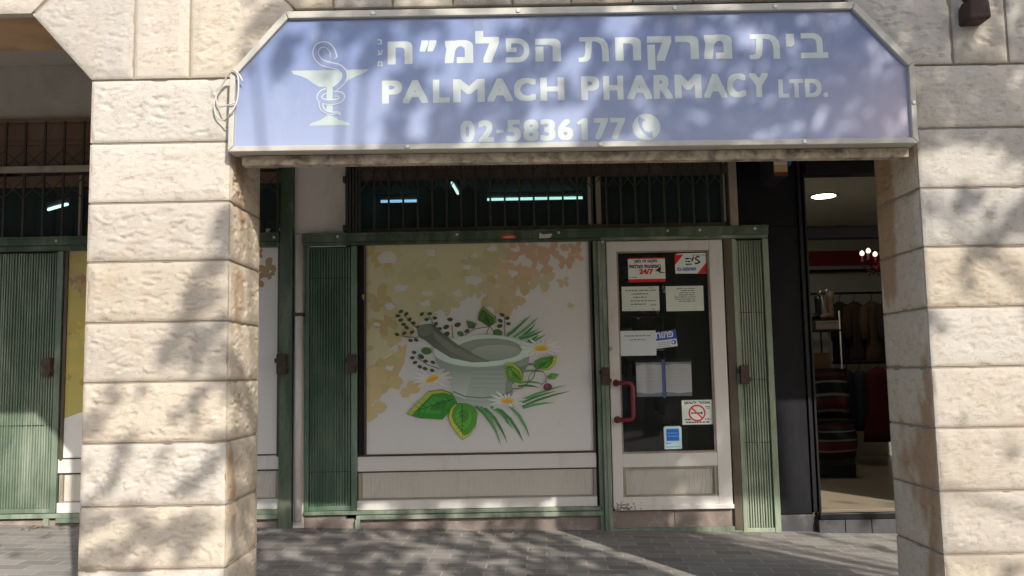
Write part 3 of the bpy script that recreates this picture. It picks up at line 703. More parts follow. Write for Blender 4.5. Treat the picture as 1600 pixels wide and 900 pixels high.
# transom
b = MB(); b.box(-1.22, 1.74, FY - .02, FY + .03, 2.297, 2.34); b.box(-1.22, -1.185, FY - .02, FY + .03, 2.3405, 2.72); b.box(-1.22, 1.74, FY - .045, FY + .03, 2.7205, 2.80)
tw = b.build('transom_frame', BROWN, ph, .003)
b = MB(); b.box(-1.21, 1.74, FY - .015, FY + .03, 2.8005, 3.25); b.build('transom_board', BOARD, tw)
b = MB(); b.box(.612, .650, FY - .035, FY + .03, 2.3405, 2.72); b.box(.676, .714, FY - .035, FY + .03, 2.3405, 2.72); b.build('mullion', PALEPOST, tw, .004)
b = MB(); b.box(1.668, 1.70, FY - .03, FY + .03, 2.3405, 3.2); b.box(1.72, 1.785, FY - .06, FY + .03, 2.3, 3.2); b.build('side_post', PALEPOST, tw, .006)
b = MB(); b.poly([(-1.186, FY, 2.335), (.62, FY, 2.335), (.62, FY, 2.725), (-1.186, FY, 2.725)]); b.poly([(.70, FY, 2.335), (1.67, FY, 2.335), (1.67, FY, 2.725), (.70, FY, 2.725)]); b.build('transom_glass', TEAL, tw)
# gates
gate('dark green folded gate between the drain pipe and the printed pharmacy window', -1.617, -1.212, .165, 2.204, FY - .005, GATE, (-1.248, 1.28, FY - .03), [.455, 1.95])
gate('faded pale green folded gate to the right of the white door, sunlit near its foot', 1.724, 2.012, gz(1.9) - .005, 2.2, FY - .015, GATEPALE, (1.775, 1.14, FY - .04), [.62, 1.10, 1.62])

# scissor grille
def grille(label, x0, x1, z0, z1, y, step, rows, parts_y=0):
    g = thing('scissor_grille', label, 'grille', ((x0 + x1) / 2, y, z0), 'scissor grilles over the shopfronts')
    b = MB(); n = round((x1 - x0) / step); st = (x1 - x0) / n
    for k in range(n + 1):
        x = x0 + k * st; b.box(x - .0075, x + .0075, y - .012, y + .004, z0, z1)
    b.build('upright_bars', GRILLE, g)
    for zc in rows:
        b = MB()
        for k in range(n):
            xa = x0 + k * st; xb = xa + st; h = .072
            for s_, yy in ((1, y - .018), (-1, y - .024)):
                p = [(xa, zc - s_ * h), (xb, zc + s_ * h)]; w = .0055
                b.prism([(p[0][0], p[0][1] - w), (p[1][0], p[1][1] - w), (p[1][0], p[1][1] + w), (p[0][0], p[0][1] + w)], yy, yy + .004)
            b.tube([(xa + st / 2, y - .028, zc), (xa + st / 2, y - .012, zc)], .006, 6)
        b.build('lattice_row', GRILLE, g)
    return g
GR = grille('brown expanding grille with crossed lattice above the printed window and door', -1.18, 1.66, 2.298, 3.2, FY - .075, .1135, [2.685, 2.829, 2.973])
b = MB()
for x in (-1.285, -1.262, -1.236, -1.212): b.box(x, x + .014, FY - .09, FY - .07 + (x + 1.3) * .1, 2.298, 3.2)
b.box(-1.31, -1.287, FY - .10, FY - .032, 2.31, 2.36); b.box(-1.31, -1.287, FY - .10, FY - .032, 2.70, 2.745)
b.build('folded_bars', GRILLE, GR)

# ------------------------------------------------------------------ left neighbour
nb = thing('neighbour_shopfront', 'green framed neighbouring shopfront at the left, half hidden behind the stone pier', 'shopfront', (-3, FY, 0))
b = MB(); b.box(-6.0, -1.81, FY - .08, FY + .03, 2.246, 2.305); b.box(-6.0, -1.81, FY - .095, FY - .04, 2.297, 2.312); b.box(-6.0, -1.81, FY - .06, FY + .02, 2.205, 2.245)
hb2 = b.build('header_beam', GREEN, nb, .003); screws(hb2, [(-3.55, 2.278), (-1.85, 2.275)], FY - .08)
b = MB(); b.box(-1.806, -1.706, FY - .07, FY + .02, -.05, 3.25); po = b.build('post', GREEN, nb, .006); lockbox(po, -1.778, 1.287, FY - .07, 1.1)
b = MB(); b.box(-3.50, -3.478, FY - .03, FY + .02, .58, 2.204); b.box(-1.832, -1.815, FY - .03, FY + .02, .58, 2.204); b.box(-3.4782, -1.8318, FY - .03, FY + .02, .5905, .5995)
w2 = b.build('show_window', BROWN, nb, .002)
P = Print(FY - .012, .00005); P.rect(-3.478, -1.832, .60, 2.204, WHT)
r = random.Random(11)
P.shape([(-3.478, 2.2), (-2.0, 2.2), (-2.2, 1.9), (-2.8, 1.5), (-3.1, 1.2), (-3.25, .98), (-3.478, .9)], ink(150, 132, 72))
for k in range(150):
    x, z = r.uniform(-3.478, -1.84), r.uniform(.85, 2.2)
    if z < .9 + .75 * max(0, (x + 3.4)) ** .8: continue
    s_ = min(r.uniform(.05, .13), x + 3.478, 2.2 - z, -1.834 - x)
    if s_ < .02: continue
    j = r.uniform(.86, 1.1); c = (150, 128, 62) if z < 1.7 else (146, 116, 80)
    out = [(0, .16), (.18, .55), (.5, .82), (.92, .7), (1, .45), (.84, .2), (.58, .02), (.82, -.25), (.72, -.66), (.42, -.86), (.2, -.6), (.05, -.2), (-.05, -.2), (-.2, -.6), (-.42, -.86), (-.72, -.66), (-.82, -.25), (-.58, .02), (-.84, .2), (-1, .45), (-.92, .7), (-.5, .82), (-.18, .55)]
    a = r.uniform(0, 6.28)
    P.shape([(x + s_ * .9 * (p * math.cos(a) - q * math.sin(a)), z + s_ * .9 * (p * math.sin(a) + q * math.cos(a))) for p, q in out], ink(*(v * j for v in c)))
P.build('mural_print', PRINT, w2)
b = MB(); b.box(-3.51, -1.815, FY - .028, FY + .02, .485, .59); b.build('sill_rail', WHITE, nb, .004)
b = MB(); b.box(-3.51, -1.815, FY - .006, FY + .02, .59, .5995); b.box(-3.51, -1.815, FY - .006, FY + .02, .472, .4848); b.build('rail_groove', BROWN, nb)
ribpanel(-3.47, -1.84, .27, .472, FY + .004, nb)
b = MB(); b.box(-3.50, -3.471, FY - .02, FY + .02, .262, .4715); b.box(-1.839, -1.816, FY - .02, FY + .02, .262, .4715); b.box(-3.4712, -1.8388, FY - .015, FY + .02, .262, .2695); b.build('panel_frame', PALEPOST, nb, .002)
b = MB(); b.box(-3.51, -1.815, FY - .028, FY + .02, .185, .2615); b.build('bottom_rail', WHITE, nb, .004)
b = MB(); b.box(-6.0, -1.81, FY - .05, FY + .02, .15, .184); b.box(-3.6, -3.56, FY - .05, FY + .02, .08, .15); b.box(-3.5, -1.81, FY - .06, FY + .02, .115, .1495); b.build('bottom_bar', GREENDUST, nb, .004)
b = MB(); b.box(-6.0, -1.81, FY - .015, FY + .05, -.2, .135); b.build('plinth', PINKSTONE, nb)
b = MB(); b.box(-6.0, -1.81, FY - .15, FY - .112, 2.812, 2.86); tb = b.build('transom_bar', PALEPOST, nb, .004)
b = MB(); b.box(-3.33, -3.30, FY - .03, FY + .03, 2.313, 2.811); b.box(-3.41, -3.385, FY - .03, FY + .03, 2.313, 2.811); b.build('mullion', PALEPOST, nb, .004)
b = MB(); b.poly([(-5.9, FY, 2.31), (-1.81, FY, 2.31), (-1.81, FY, 2.72), (-5.9, FY, 2.72)]); b.build('transom_glass', TEAL, nb)
b = MB(); b.box(-6.0, -1.81, FY - .01, FY + .03, 2.721, 2.811); b.box(-6.0, -1.81, FY - .01, FY + .03, 2.861, 3.27); b.box(-6.0, -1.81, FY - .03, FY - .0105, 3.06, 3.085); b.box(-6.0, -1.81, FY - .05, FY - .0105, 3.235, 3.269); b.build('transom_board', BOARD, nb)
gate('dull green folded gate at the far left, sun on its lower half', -4.35, -3.515, .187, 2.203, FY - .005, GATELEFT, (-3.60, 1.3, FY - .03), [.85])
grille('brown scissor grille high behind the left opening, cut by a pale horizontal bar', -5.8, -1.82, 2.313, 3.23, FY - .085, .152, [2.69, 2.93])

# ------------------------------------------------------------------ clothes shop
cs = thing('clothes_shop', 'clothes shop with charcoal pillar, black doorway and a dim lit room at the right', 'shop', (2.6, FY, 0))
b = MB(); b.box(1.795, 2.268, FY + .0, FY + .10, 2.298, 3.71); b.box(2.016, 2.268, FY - .0, FY + .10, .07, 2.297); b.build('pillar', CHARCOAL, cs, .006)
b = MB(); b.box(2.016, 2.285, FY - .012, FY + .10, -.2, .068); b.build('pillar_base', GREYSTEP, cs, .006)
b = MB()
for x0, x1, y0 in ((2.27, 2.292, -.02), (2.294, 2.318, .015), (2.320, 2.338, -.005)): b.box(x0, x1, FY + y0, FY + .12, .083, 3.0)
b.box(3.38, 3.46, FY - .02, FY + .12, .083, 3.0); b.build('door_frame', BLACKWOOD, cs, .004)
b = MB(); b.box(2.339, 3.379, FY - .0, FY + .12, 2.20, 2.285); b.box(2.339, 3.379, FY - .02, FY + .12, 2.71, 2.80); b.box(2.269, 6.7, FY + .01, FY + .12, 2.801, 3.71); b.box(2.339, 3.379, FY - .01, FY + .005, 2.285, 2.296); b.build('header_beam', BLACKWOOD, cs, .004)
b = MB(); b.box(3.461, 6.7, FY + .02, FY + .12, -.3, 2.80); b.build('shop_wall', CHARCOAL, cs)
b = MB(); b.box(2.3, 6.7, FY + .121, 9.0, -.2, .08); b.box(2.34, 3.379, FY - .03, FY + .1209, .04, .079); b.build('floor', FLOORTILE, cs)
b = MB(); b.box(2.30, 3.45, FY - .075, FY - .031, .035, .085, 0); b.build('step_nosing', BLACKWOOD, cs, .006)
b = MB()
for k in range(6): b.box(2.29 + k * .2, 2.29 + (k + 1) * .2 - .004, FY - .07, FY + .0, -.2, .034)
b.build('step', GREYSTEP, cs, .005)
b = MB(); b.box(2.122, 6.69, FY + .125, 7.99, 2.93, 3.0); b.build('ceiling', ROOMCEIL, cs)
b = MB(); b.box(2.125, 6.69, 7.02, 7.12, .081, 2.929); b.build('room_wall', ROOMWALL, cs)
b = MB(); b.box(2.122, 2.15, FY + .125, 7.0, .081, 2.929); b.build('side_wall', ROOMWALL, cs)
b = MB(); b.box(2.2, 6.6, 7.00, 7.019, 2.447, 2.633); b.build('wall_band', REDBAND, cs)
b = MB(); b.box(2.2, 6.6, 6.96, 7.019, 2.36, 2.395); b.build('wall_shelf', BLACKWOOD, cs)
dl = thing('downlight', 'round recessed downlight glowing in the clothes shop ceiling', 'light', (3.2, 4.9, 2.929))
b = MB(); b.lathe([(.13, 2.93), (.145, 2.925), (.145, 2.921), (.118, 2.919)], 3.2, 4.9, 28); b.build('trim_ring', ROOMCEIL, dl)
b = MB(); b.lathe([(.115, 2.9185), (.114, 2.9165)], 3.2, 4.9, 28); b.build('lamp_disc', mat_emit('warm_led', (1, .95, .82), 22), dl)

# chandelier
CX, CY, CZ = 3.80, 5.0, 2.25
chn = thing('chandelier', 'red candle chandelier with glowing bulbs hanging in the clothes shop', 'chandelier', (CX, CY, CZ))
REDGL = paint('red_lacquer', (.09, .006, .008), .25, .1)
b = MB(); b.lathe([(.008, 2.93), (.008, CZ + .14), (.03, CZ + .1), (.018, CZ + .04), (.05, CZ - .03), (.058, CZ - .07), (.02, CZ - .12), (.008, CZ - .14), (.018, CZ - .18), (.006, CZ - .21)], CX, CY, 14); b.build('column', REDGL, chn)
bulbm = mat_emit('candle_bulb', (1, .86, .66), .8)
for k in range(6):
    a = 2 * math.pi * k / 6 + 3.6; dx, dy = math.cos(a), math.sin(a)
    b = MB(); b.tube([(CX + dx * q, CY + dy * q, CZ + h) for q, h in ((.02, -.05), (.07, -.09), (.13, -.09), (.18, -.04), (.19, 0))], .009, 8)
    b.lathe([(.006, CZ - .005), (.034, CZ + .012), (.03, CZ + .016), (.013, CZ + .016), (.013, CZ + .075)], CX + dx * .19, CY + dy * .19, 12)
    b.lathe([(.003, CZ - .14), (.011, CZ - .125), (.003, CZ - .1)], CX + dx * .13, CY + dy * .13, 8)
    arm = b.build('arm', REDGL, chn)
    b = MB(); b.lathe([(.010, CZ + .076), (.022, CZ + .088), (.024, CZ + .104), (.018, CZ + .12), (.005, CZ + .13)], CX + dx * .19, CY + dy * .19, 12); b.build('bulb', bulbm, arm)

# clothes rail and garments
RY = 6.2
rl = thing('clothes_rail', 'two tier black clothes rail along the back of the clothes shop', 'clothes rail', (4.2, RY, .08))
b = MB(); b.tube([(3.0, RY, 2.03), (5.2, RY, 2.03)], .014, 10); b.build('upper_rail', BLACKWOOD, rl)
b = MB(); b.tube([(3.56, RY - .25, 1.235), (5.2, RY - .25, 1.235)], .014, 10); b.build('lower_rail', BLACKWOOD, rl)
for x in (3.56, 5.2):
    b = MB(); b.tube([(x, RY, .08), (x, RY, 2.03)], .012, 8); b.build('leg', BLACKWOOD, rl)
def coat(label, x, y, top, L, w, mat, ang, nm='hanging_coat', cat='coat', grp='coats on the upper rail', flare=1.0, sleeves=True):
    g = thing(nm, label, cat, (x, y, top - L), grp)
    b = MB(); n = 20; rings = []
    prof = [(0, .16), (.02, .35), (.06, .85), (.12, 1), (.35, .9), (.6, .95), (.85, 1.05 * flare), (1, 1.1 * flare)]
    for t, s_ in prof:
        ring = []
        for j in range(n):
            a = 2 * math.pi * j / n; fold = 1 + .12 * math.sin(a * 5 + t * 3) * min(1, t * 2)
            lx = w / 2 * s_ * math.cos(a) * fold; ly = .075 * min(1, s_ + .3) * math.sin(a) * fold
            ring.append(b.vert((x + lx * math.cos(ang) - ly * math.sin(ang), y + lx * math.sin(ang) + ly * math.cos(ang), top - t * L)))
        rings.append(ring)
    for A, B in zip(rings, rings[1:]):
        for j in range(n): b.face((A[j], A[(j + 1) % n], B[(j + 1) % n], B[j]), 0, True)
    b.face(rings[-1])
    if sleeves:
        for s_ in (-1, 1):
            ex = x + s_ * w * .47 * math.cos(ang); ey = y + s_ * w * .47 * math.sin(ang)
            b.tube([(ex, ey, top - .09 * L), (ex + s_ * .03, ey - .02, top - .35 * L), (ex + s_ * .03, ey - .05, top - .62 * L)], [.055, .06, .05], 10)
    b.build('cloth', mat, g)
    b = MB(); b.tube([(x - .1 * math.cos(ang), y, top - .035), (x, y, top + .015), (x, y, top + .06), (x + .012, y, top + .085), (x - .004, y, top + .10)], .004, 6); b.build('hanger', BLACKWOOD, g)
for k, (lab, x, c, w) in enumerate([('dark brown coat, leftmost of the garments on the upper rail', 3.80, (.022, .013, .009), .24), ('chestnut brown coat hanging on the upper rail', 3.97, (.045, .025, .014), .26), ('tan camel coat hanging on the upper rail, palest of the row', 4.17, (.10, .060, .032), .28), ('grey brown coat hanging on the upper rail nearest the stone pier', 4.36, (.045, .034, .027), .26)]):
    coat(lab, x, RY, 1.93, .72, w, paint('coat_cloth', c, .95, .3, bump=.5), .5)
coat('dark blue jeans hanging on the lower rail', 3.74, RY - .25, 1.14, .62, .20, paint('denim', (.014, .018, .030), .9, .3), .4, 'hanging_trousers', 'trousers', 'trousers on the lower rail', .9, False)
coat('slate blue trousers hanging on the lower rail beside the red skirt', 3.88, RY - .25, 1.13, .66, .19, paint('slate_cloth', (.02, .026, .032), .9, .3), .5, 'hanging_trousers', 'trousers', 'trousers on the lower rail', .9, False)
coat('long dark red skirt hanging on the lower rail', 4.08, RY - .3, 1.17, .82, .34, paint('crimson_cloth', (.085, .006, .014), .9, .25), .2, 'hanging_skirt', 'skirt', None, 1.3, False)
# shelf stand with boots
st = thing('display_stand', 'slim white metal display stand carrying boots and boxes inside the clothes shop', 'stand', (3.32, 5.6, .08))
for x, y in ((3.11, 5.45), (3.5, 5.45), (3.11, 5.75), (3.5, 5.75)):
    b = MB(); b.tube([(x, y, .08), (x, y, 1.78)], .008, 8); b.build('upright', WHITE if x > 3.4 else SHELFDARK, st)
for z in (1.565, 1.14, .6):
    b = MB(); b.box(3.1, 3.51, 5.44, 5.76, z, z + .018); b.build('shelf', SHELFDARK, st, .002)
b = MB(); b.box(3.25, 3.495, 5.46, 5.72, 1.584, 1.655); b.box(3.247, 3.498, 5.457, 5.723, 1.656, 1.676); tag(b.build('shoe_box', paint('pale_card', (.24, .20, .165), .8), None, .002), 'pale cardboard shoe box under the boots on the top shelf', 'box')
b = MB(); b.box(3.19, 3.38, 5.46, 5.68, 1.159, 1.32); b.box(3.187, 3.383, 5.457, 5.683, 1.321, 1.335); tag(b.build('cardboard_box', paint('orange_card', (.13, .07, .03), .8), None, .002), 'orange brown cardboard box on the middle shelf of the stand', 'box')
def boot(label, x, y, z, mat, sc_=1, lean=0):
    g = thing('boot', label, 'boot', (x, y, z), 'boots on the display stand')
    b = MB()
    prof = [(0, .036, .05), (.03, .037, .052), (.08, .038, .05), (.15, .036, .044), (.24, .042, .05), (.31, .047, .055)]
    n = 14; rings = []
    for h, rx, ry in prof: rings.append([b.vert((x + lean * h + sc_ * rx * math.cos(2 * math.pi * j / n), y + sc_ * ry * math.sin(2 * math.pi * j / n), z + .025 + sc_ * h)) for j in range(n)])
    for A, B in zip(rings, rings[1:]):
        for j in range(n): b.face((A[j], A[(j + 1) % n], B[(j + 1) % n], B[j]), 0, True)
    b.face(rings[0][::-1]); b.face(rings[-1])
    b.tube([(x + .0, y, z + .06), (x - .07 * sc_, y - .03, z + .052), (x - .12 * sc_, y - .045, z + .046), (x - .145 * sc_, y - .05, z + .044)], [.04, .036, .03, .012], 10)
    b.build('shaft', mat, g)
    b = MB(); b.box(x - .15 * sc_, x + .04, y - .08, y + .03, z, z + .018); b.box(x + .0, x + .042, y - .04, y + .03, z - .0005, z + .03); b.build('sole', DARKGAP, g)
boot('black ankle boot on the shoe box', 3.33, 5.6, 1.677, paint('black_leather', (.012, .010, .009), .4), .8)
boot('tan leather boot beside the black one on the shoe box', 3.46, 5.58, 1.677, paint('tan_leather', (.15, .085, .05), .6), .95)
sp = thing('ornament', 'silver two headed ornament standing behind the boots on the display stand', 'ornament', (3.44, 5.7, 1.677))
b = MB(); b.tube([(3.44, 5.70, 1.677), (3.43, 5.7, 1.85), (3.40, 5.7, 1.98)], .007, 8); b.tube([(3.45, 5.70, 1.677), (3.46, 5.7, 1.85), (3.47, 5.7, 1.99)], .007, 8); b.build('stem', ALU, sp)
for x, z in ((3.40, 2.0), (3.472, 2.015)):
    b = MB(); b.lathe([(.004, z - .03), (.02, z - .022), (.03, z), (.02, z + .022), (.004, z + .03)], x, 5.7, 14); b.build('knob', paint('chrome', (.5, .5, .48), .25, metallic=1), sp)
# blankets
def blanket(label, x0, x1, y, z0, z1, curve, fringe):
    g = thing('striped_blanket', label, 'blanket', ((x0 + x1) / 2, y, z0), 'striped blankets')
    bands = [(0, (.010, .009, .010)), (.16, (.010, .009, .010)), (.20, (.28, .24, .19)), (.24, (.12, .012, .014)), (.40, (.15, .016, .016)), (.44, (.03, .028, .03)), (.50, (.26, .22, .18)), (.54, (.008, .008, .009)), (.70, (.008, .008, .009)), (.74, (.26, .22, .18)), (.78, (.014, .013, .014)), (.86, (.10, .012, .014)), (.92, (.012, .012, .012)), (1.01, (.010, .01, .01))]
    b = MB(); nx, nz_ = 10, 60; G = {}
    for s_, yy in ((0, 0), (1, .05)):
        for i in range(nx + 1):
            for j in range(nz_ + 1):
                u = i / nx; v = j / nz_; c = tuple(.85 * e for e in [q for t, q in bands if t <= v][-1])
                x = x0 + (x1 - x0) * u; z = z0 + (z1 - z0) * v + curve * math.sin(u * 2.2 + .3) * .5
                yq = y + yy - .05 * math.sin(v * math.pi) + .012 * math.sin(u * 9 + v * 4)
                G[s_, i, j] = b.vert((x, yq, z), c)
    for s_ in (0, 1):
        for i in range(nx):
            for j in range(nz_): b.face((G[s_, i, j], G[s_, i + 1, j], G[s_, i + 1, j + 1], G[s_, i, j + 1]), 0, True)
    for j in range(nz_): 
        for i in (0, nx): b.face((G[0, i, j], G[1, i, j], G[1, i, j + 1], G[0, i, j + 1]))
    for i in range(nx):
        for j in (0, nz_): b.face((G[0, i, j], G[1, i, j], G[1, i + 1, j], G[0, i + 1, j]))
    b.build('woven_cloth', PRINT, g)
    if fringe:
        b = MB()
        for k in range(26):
            x = x0 + (x1 - x0) * (k + .5) / 26; zt = z0 + curve * math.sin((k + .5) / 26 * 2.2 + .3) * .5
            b.tube([(x, y + .02, zt + .01), (x + .003, y + .015, zt - .065)], .0035, 5)
        b.build('fringe', paint('cream_fringe', (.16, .14, .11), .9), g)
blanket('narrow stack of red, black and cream striped blanket hanging under the cardboard box', 3.08, 3.50, 5.36, .58, 1.14, .06, False)
blanket('wide striped blanket with cream fringe hanging lowest, just above the shop floor', 2.86, 3.40, 4.95, .30, .66, -.07, True)
b = MB(); b.box(2.84, 3.42, 5.01, 5.3, .081, .62); b.box(2.82, 3.44, 4.99, 5.32, .621, .65); tag(b.build('low_bench', SHELFDARK, None, .004), 'low dark bench holding up the wide fringed blanket', 'bench')
# projecting little sign
bs = thing('projecting_sign', 'small blue edged sign box with white, orange and red bands on the charcoal pillar', 'sign', (2.05, 2.6, 2.6))
P = Print(2.548); P.rect(1.975, 2.075, 2.70, 2.93, ink(170, 150, 140)); P.rect(1.975, 2.075, 2.645, 2.70, ink(150, 122, 84)); P.rect(1.975, 2.075, 2.615, 2.645, ink(92, 34, 34))
for k in range(4): P.rect(1.982, 2.068, 2.72 + k * .022, 2.724 + k * .022, ink(110, 95, 92))
P.build('sign_face', PRINT, bs)
b = MB(); b.box(1.972, 2.078, 2.549, 2.90, 2.613, 2.95); b.build('case', paint('dark_case', (.02, .022, .028), .5), bs, .003)
b = MB(); b.box(2.079, 2.108, 2.545, 2.86, 2.70, 2.95); b.build('side_panel', paint('bright_blue_case', (.03, .10, .33), .45), bs, .003)
b = MB(); b.box(2.0, 2.05, 2.9, 2.96, 2.80, 2.86); b.build('wall_bracket', BLACKWOOD, bs)

# ------------------------------------------------------------------ pharmacy interior
def tube_lamp(label, p, q, col, st):
    g = thing('fluorescent_tube', label, 'light', ((p[0] + q[0]) / 2, (p[1] + q[1]) / 2, p[2]), 'ceiling tubes inside the shops')
    b = MB(); b.tube([p, q], .0135, 10); b.build('tube', mat_emit('fluorescent_glow', col, st), g)
    d = (Vector(q) - Vector(p)).normalized(); b = MB()
    b.tube([Vector(p) + Vector((0, 0, .04)), Vector(q) + Vector((0, 0, .04))], .03, 6); b.build('batten', WHITE, g)
    return g
tube_lamp('long white fluorescent tube seen through the right half of the transom glass', (-.25, 5.4, 3.05), (.78, 5.4, 3.05), (.60, 1, .9), 1.5)
tube_lamp('short bluish fluorescent tube seen through the left end of the transom glass', (-1.40, 5.4, 3.05), (-1.0, 5.4, 3.05), (.42, .72, 1), 1.2)
tube_lamp('fluorescent tube pointing toward the street, seen near the middle of the transom glass', (-.57, 4.55, 3.05), (-.545, 5.05, 3.05), (.75, 1, .92), 1.6)
tube_lamp('slanting glowing tube added for the tube reflection in the left shop transom', (-4.72, 4.9, 2.93), (-4.32, 4.5, 2.90), (.7, 1, .95), 2.4)  # glowing tube placed inside to imitate a tube reflected in the glass
cn = thing('shop_counter', 'dark counter dimly seen through the pharmacy door glass', 'counter', (1.1, 4.8, .12))
b = MB(); b.box(.2, 1.35, 4.6, 5.1, .121, 1.02); b.build('cabinet', paint('grey_cabinet', (.04, .04, .038), .5), cn, .004)
b = MB(); b.box(.16, 1.4, 4.55, 5.15, 1.021, 1.055); b.build('counter_top', paint('pale_top', (.07, .07, .065), .4), cn, .004)
sh = thing('medicine_shelves', 'tall shelves with packets behind the counter in the dark pharmacy', 'shelves', (1.0, 6.8, .12))
b = MB(); b.box(.0, 1.9, 7.2, 7.24, .121, 2.6); b.build('back_panel', SHELFDARK, sh)
for z in (.5, .95, 1.4, 1.85, 2.3):
    b = MB(); b.box(.0, 1.9, 6.9, 7.199, z, z + .02); b.build('shelf', SHELFDARK, sh)
    b = MB(); x = .05
    while x < 1.8:
        w = rng.uniform(.05, .13); h = rng.uniform(.1, .3); v = rng.uniform(.1, .5); b.box(x, x + w - .008, 6.93, 7.1, z + .021, z + .02 + h, 0, (v * rng.uniform(.6, 1), v * rng.uniform(.7, 1), v)); x += w
    b.build('packets', PRINT, sh)

# ------------------------------------------------------------------ notices on the door
NY = FY - .0175
def notice(name, label, cat, P, group=None):
    ob = P.build(name, PRINT); return tag(ob, label, cat, group or 'notices stuck on the pharmacy door')
PAPER = ink(176, 174, 158); INKB = (.03, .03, .035); RED = ink(176, 34, 32); BLUE = ink(46, 62, 140)
def pseudo(P, x0, x1, z, h, c=(.20, .19, .18), seed=0):    # print too small to read in the photo
    r_ = random.Random(seed); x = x0
    while x < x1 - .004:
        w = r_.uniform(.008, .03); w = min(w, x1 - x); P.rect(x, x + w, z, z + h * r_.uniform(.7, 1), c); x += w + r_.uniform(.003, .007)
P = Print(NY, .00004); P.rect(.913, 1.204, 1.876, 2.068, ink(184, 178, 166)); P.rect(.913, 1.204, 1.876, 1.900, RED); P.rect(.913, 1.204, 2.058, 2.068, RED)
P.text('ןגומ הז םוקמ', .962, 1.14, 2.022, 2.052, INKB, .0014); P.text('תומלצמ תועצמאב', .922, 1.172, 1.986, 2.018, INKB, .0014)
P.text('24/7', 1.0, 1.108, 1.937, 1.98, RED, .0026)
P.shape([(1.125, 1.965), (1.165, 1.992), (1.172, 1.970), (1.150, 1.955)], INKB); P.shape([(1.15, 1.958), (1.165, 1.962), (1.172, 1.948), (1.163, 1.945)], INKB); P.rect(1.165, 1.198, 1.944, 1.95, INKB)
pseudo(P, .922, .985, 1.912, .006, seed=1)
notice('camera_notice', 'red and white camera warning notice reading 24/7 at the top of the door glass', 'notice', P)
P = Print(NY, .00004); P.shape([(1.283, 1.938), (1.527, 1.934), (1.529, 2.098), (1.31, 2.098), (1.281, 2.085)], ink(184, 180, 170))
P.shape([(1.281, 2.004), (1.281, 2.086), (1.352, 2.088)], RED); P.shape([(1.455, 1.936), (1.5275, 1.936), (1.5285, 2.022)], RED)
P.stroke([(1.478, 2.068), (1.452, 2.066), (1.442, 2.052), (1.46, 2.042), (1.472, 2.03), (1.462, 2.016), (1.436, 2.016)], .012, INKB); P.shape([(1.42, 2.03), (1.436, 2.066), (1.424, 2.07), (1.412, 2.04)], INKB); P.shape([(1.466, 2.014), (1.482, 2.02), (1.478, 2.04)], INKB)
for k, zz in enumerate((2.048, 2.026, 2.004)): pseudo(P, 1.365, 1.412, zz, .014, INKB, 20 + k)
P.text('02-5000989', 1.297, 1.446, 1.958, 1.985, BLUE, .001)
pseudo(P, 1.42, 1.515, 2.078, .006, seed=5)
notice('corner_sticker', 'white sticker with two red corners and a phone number on the door glass', 'sticker', P)
P = Print(NY, .00004); P.rect(.857, 1.150, 1.650, 1.842, PAPER)
for k, (a, c) in enumerate([(.885, 1.125), (.935, 1.065), (.945, 1.052), (.925, 1.12), (.925, 1.045)]): pseudo(P, a, c, 1.806 - k * .027, .010, seed=30 + k)
pseudo(P, 1.07, 1.12, 1.826, .005, seed=33); pseudo(P, 1.08, 1.12, 1.692, .008, seed=34); pseudo(P, 1.09, 1.115, 1.66, .006, seed=35)
notice('paper_notice', 'typed white paper notice directly below the camera warning', 'notice', P)
P = Print(NY, .00004); P.rect(1.202, 1.496, 1.643, 1.839, PAPER)
for k, (a, c) in enumerate([(1.29, 1.43), (1.32, 1.43), (1.305, 1.43), (1.305, 1.43), (1.27, 1.435), (1.275, 1.43), (1.30, 1.43)]): pseudo(P, a, c, 1.815 - k * .0165, .008, seed=40 + k)
notice('paper_notice', 'typed white paper notice directly below the sticker with red corners', 'notice', P)
P = Print(NY + .0003, .00002)
q = Vector((1.19, 1.424)); a = .10
def rp(x, z): return (q.x + x * math.cos(a) - z * math.sin(a), q.y + x * math.sin(a) + z * math.cos(a))
P.shape([rp(-.12, -.062), rp(.084, -.062), rp(.084, .066), rp(-.12, .066)], ink(176, 174, 172)); P.shape([rp(-.12, -.002), rp(.0835, -.002), rp(.0835, .0655), rp(-.12, .0655)], BLUE)
c = rp(.0, .034); P.text('חותפ', c[0] - .075, c[0] + .062, c[1] - .022, c[1] + .026, ink(180, 178, 176), .0022, a)
c = rp(.058, -.028); P.ell(c[0], c[1], .018, .018, BLUE); P.ell(c[0] - .004, c[1], .008, .011, ink(170, 170, 176))
for k in range(3): P.stroke([rp(-.07, -.022 - k * .014), rp(.03, -.022 - k * .014)], .004, (.3, .3, .32))
notice('open_sign', 'tilted blue and white open sign half hidden behind a white paper', 'sign', P)
P = Print(NY - .004, .00004); P.rect(.824, 1.112, 1.302, 1.496, ink(172, 170, 164)); pseudo(P, .868, 1.07, 1.452, .010, seed=51); pseudo(P, .905, 1.03, 1.422, .009, seed=52)
notice('paper_notice', 'plain white paper with two short printed lines covering part of the open sign', 'notice', P)
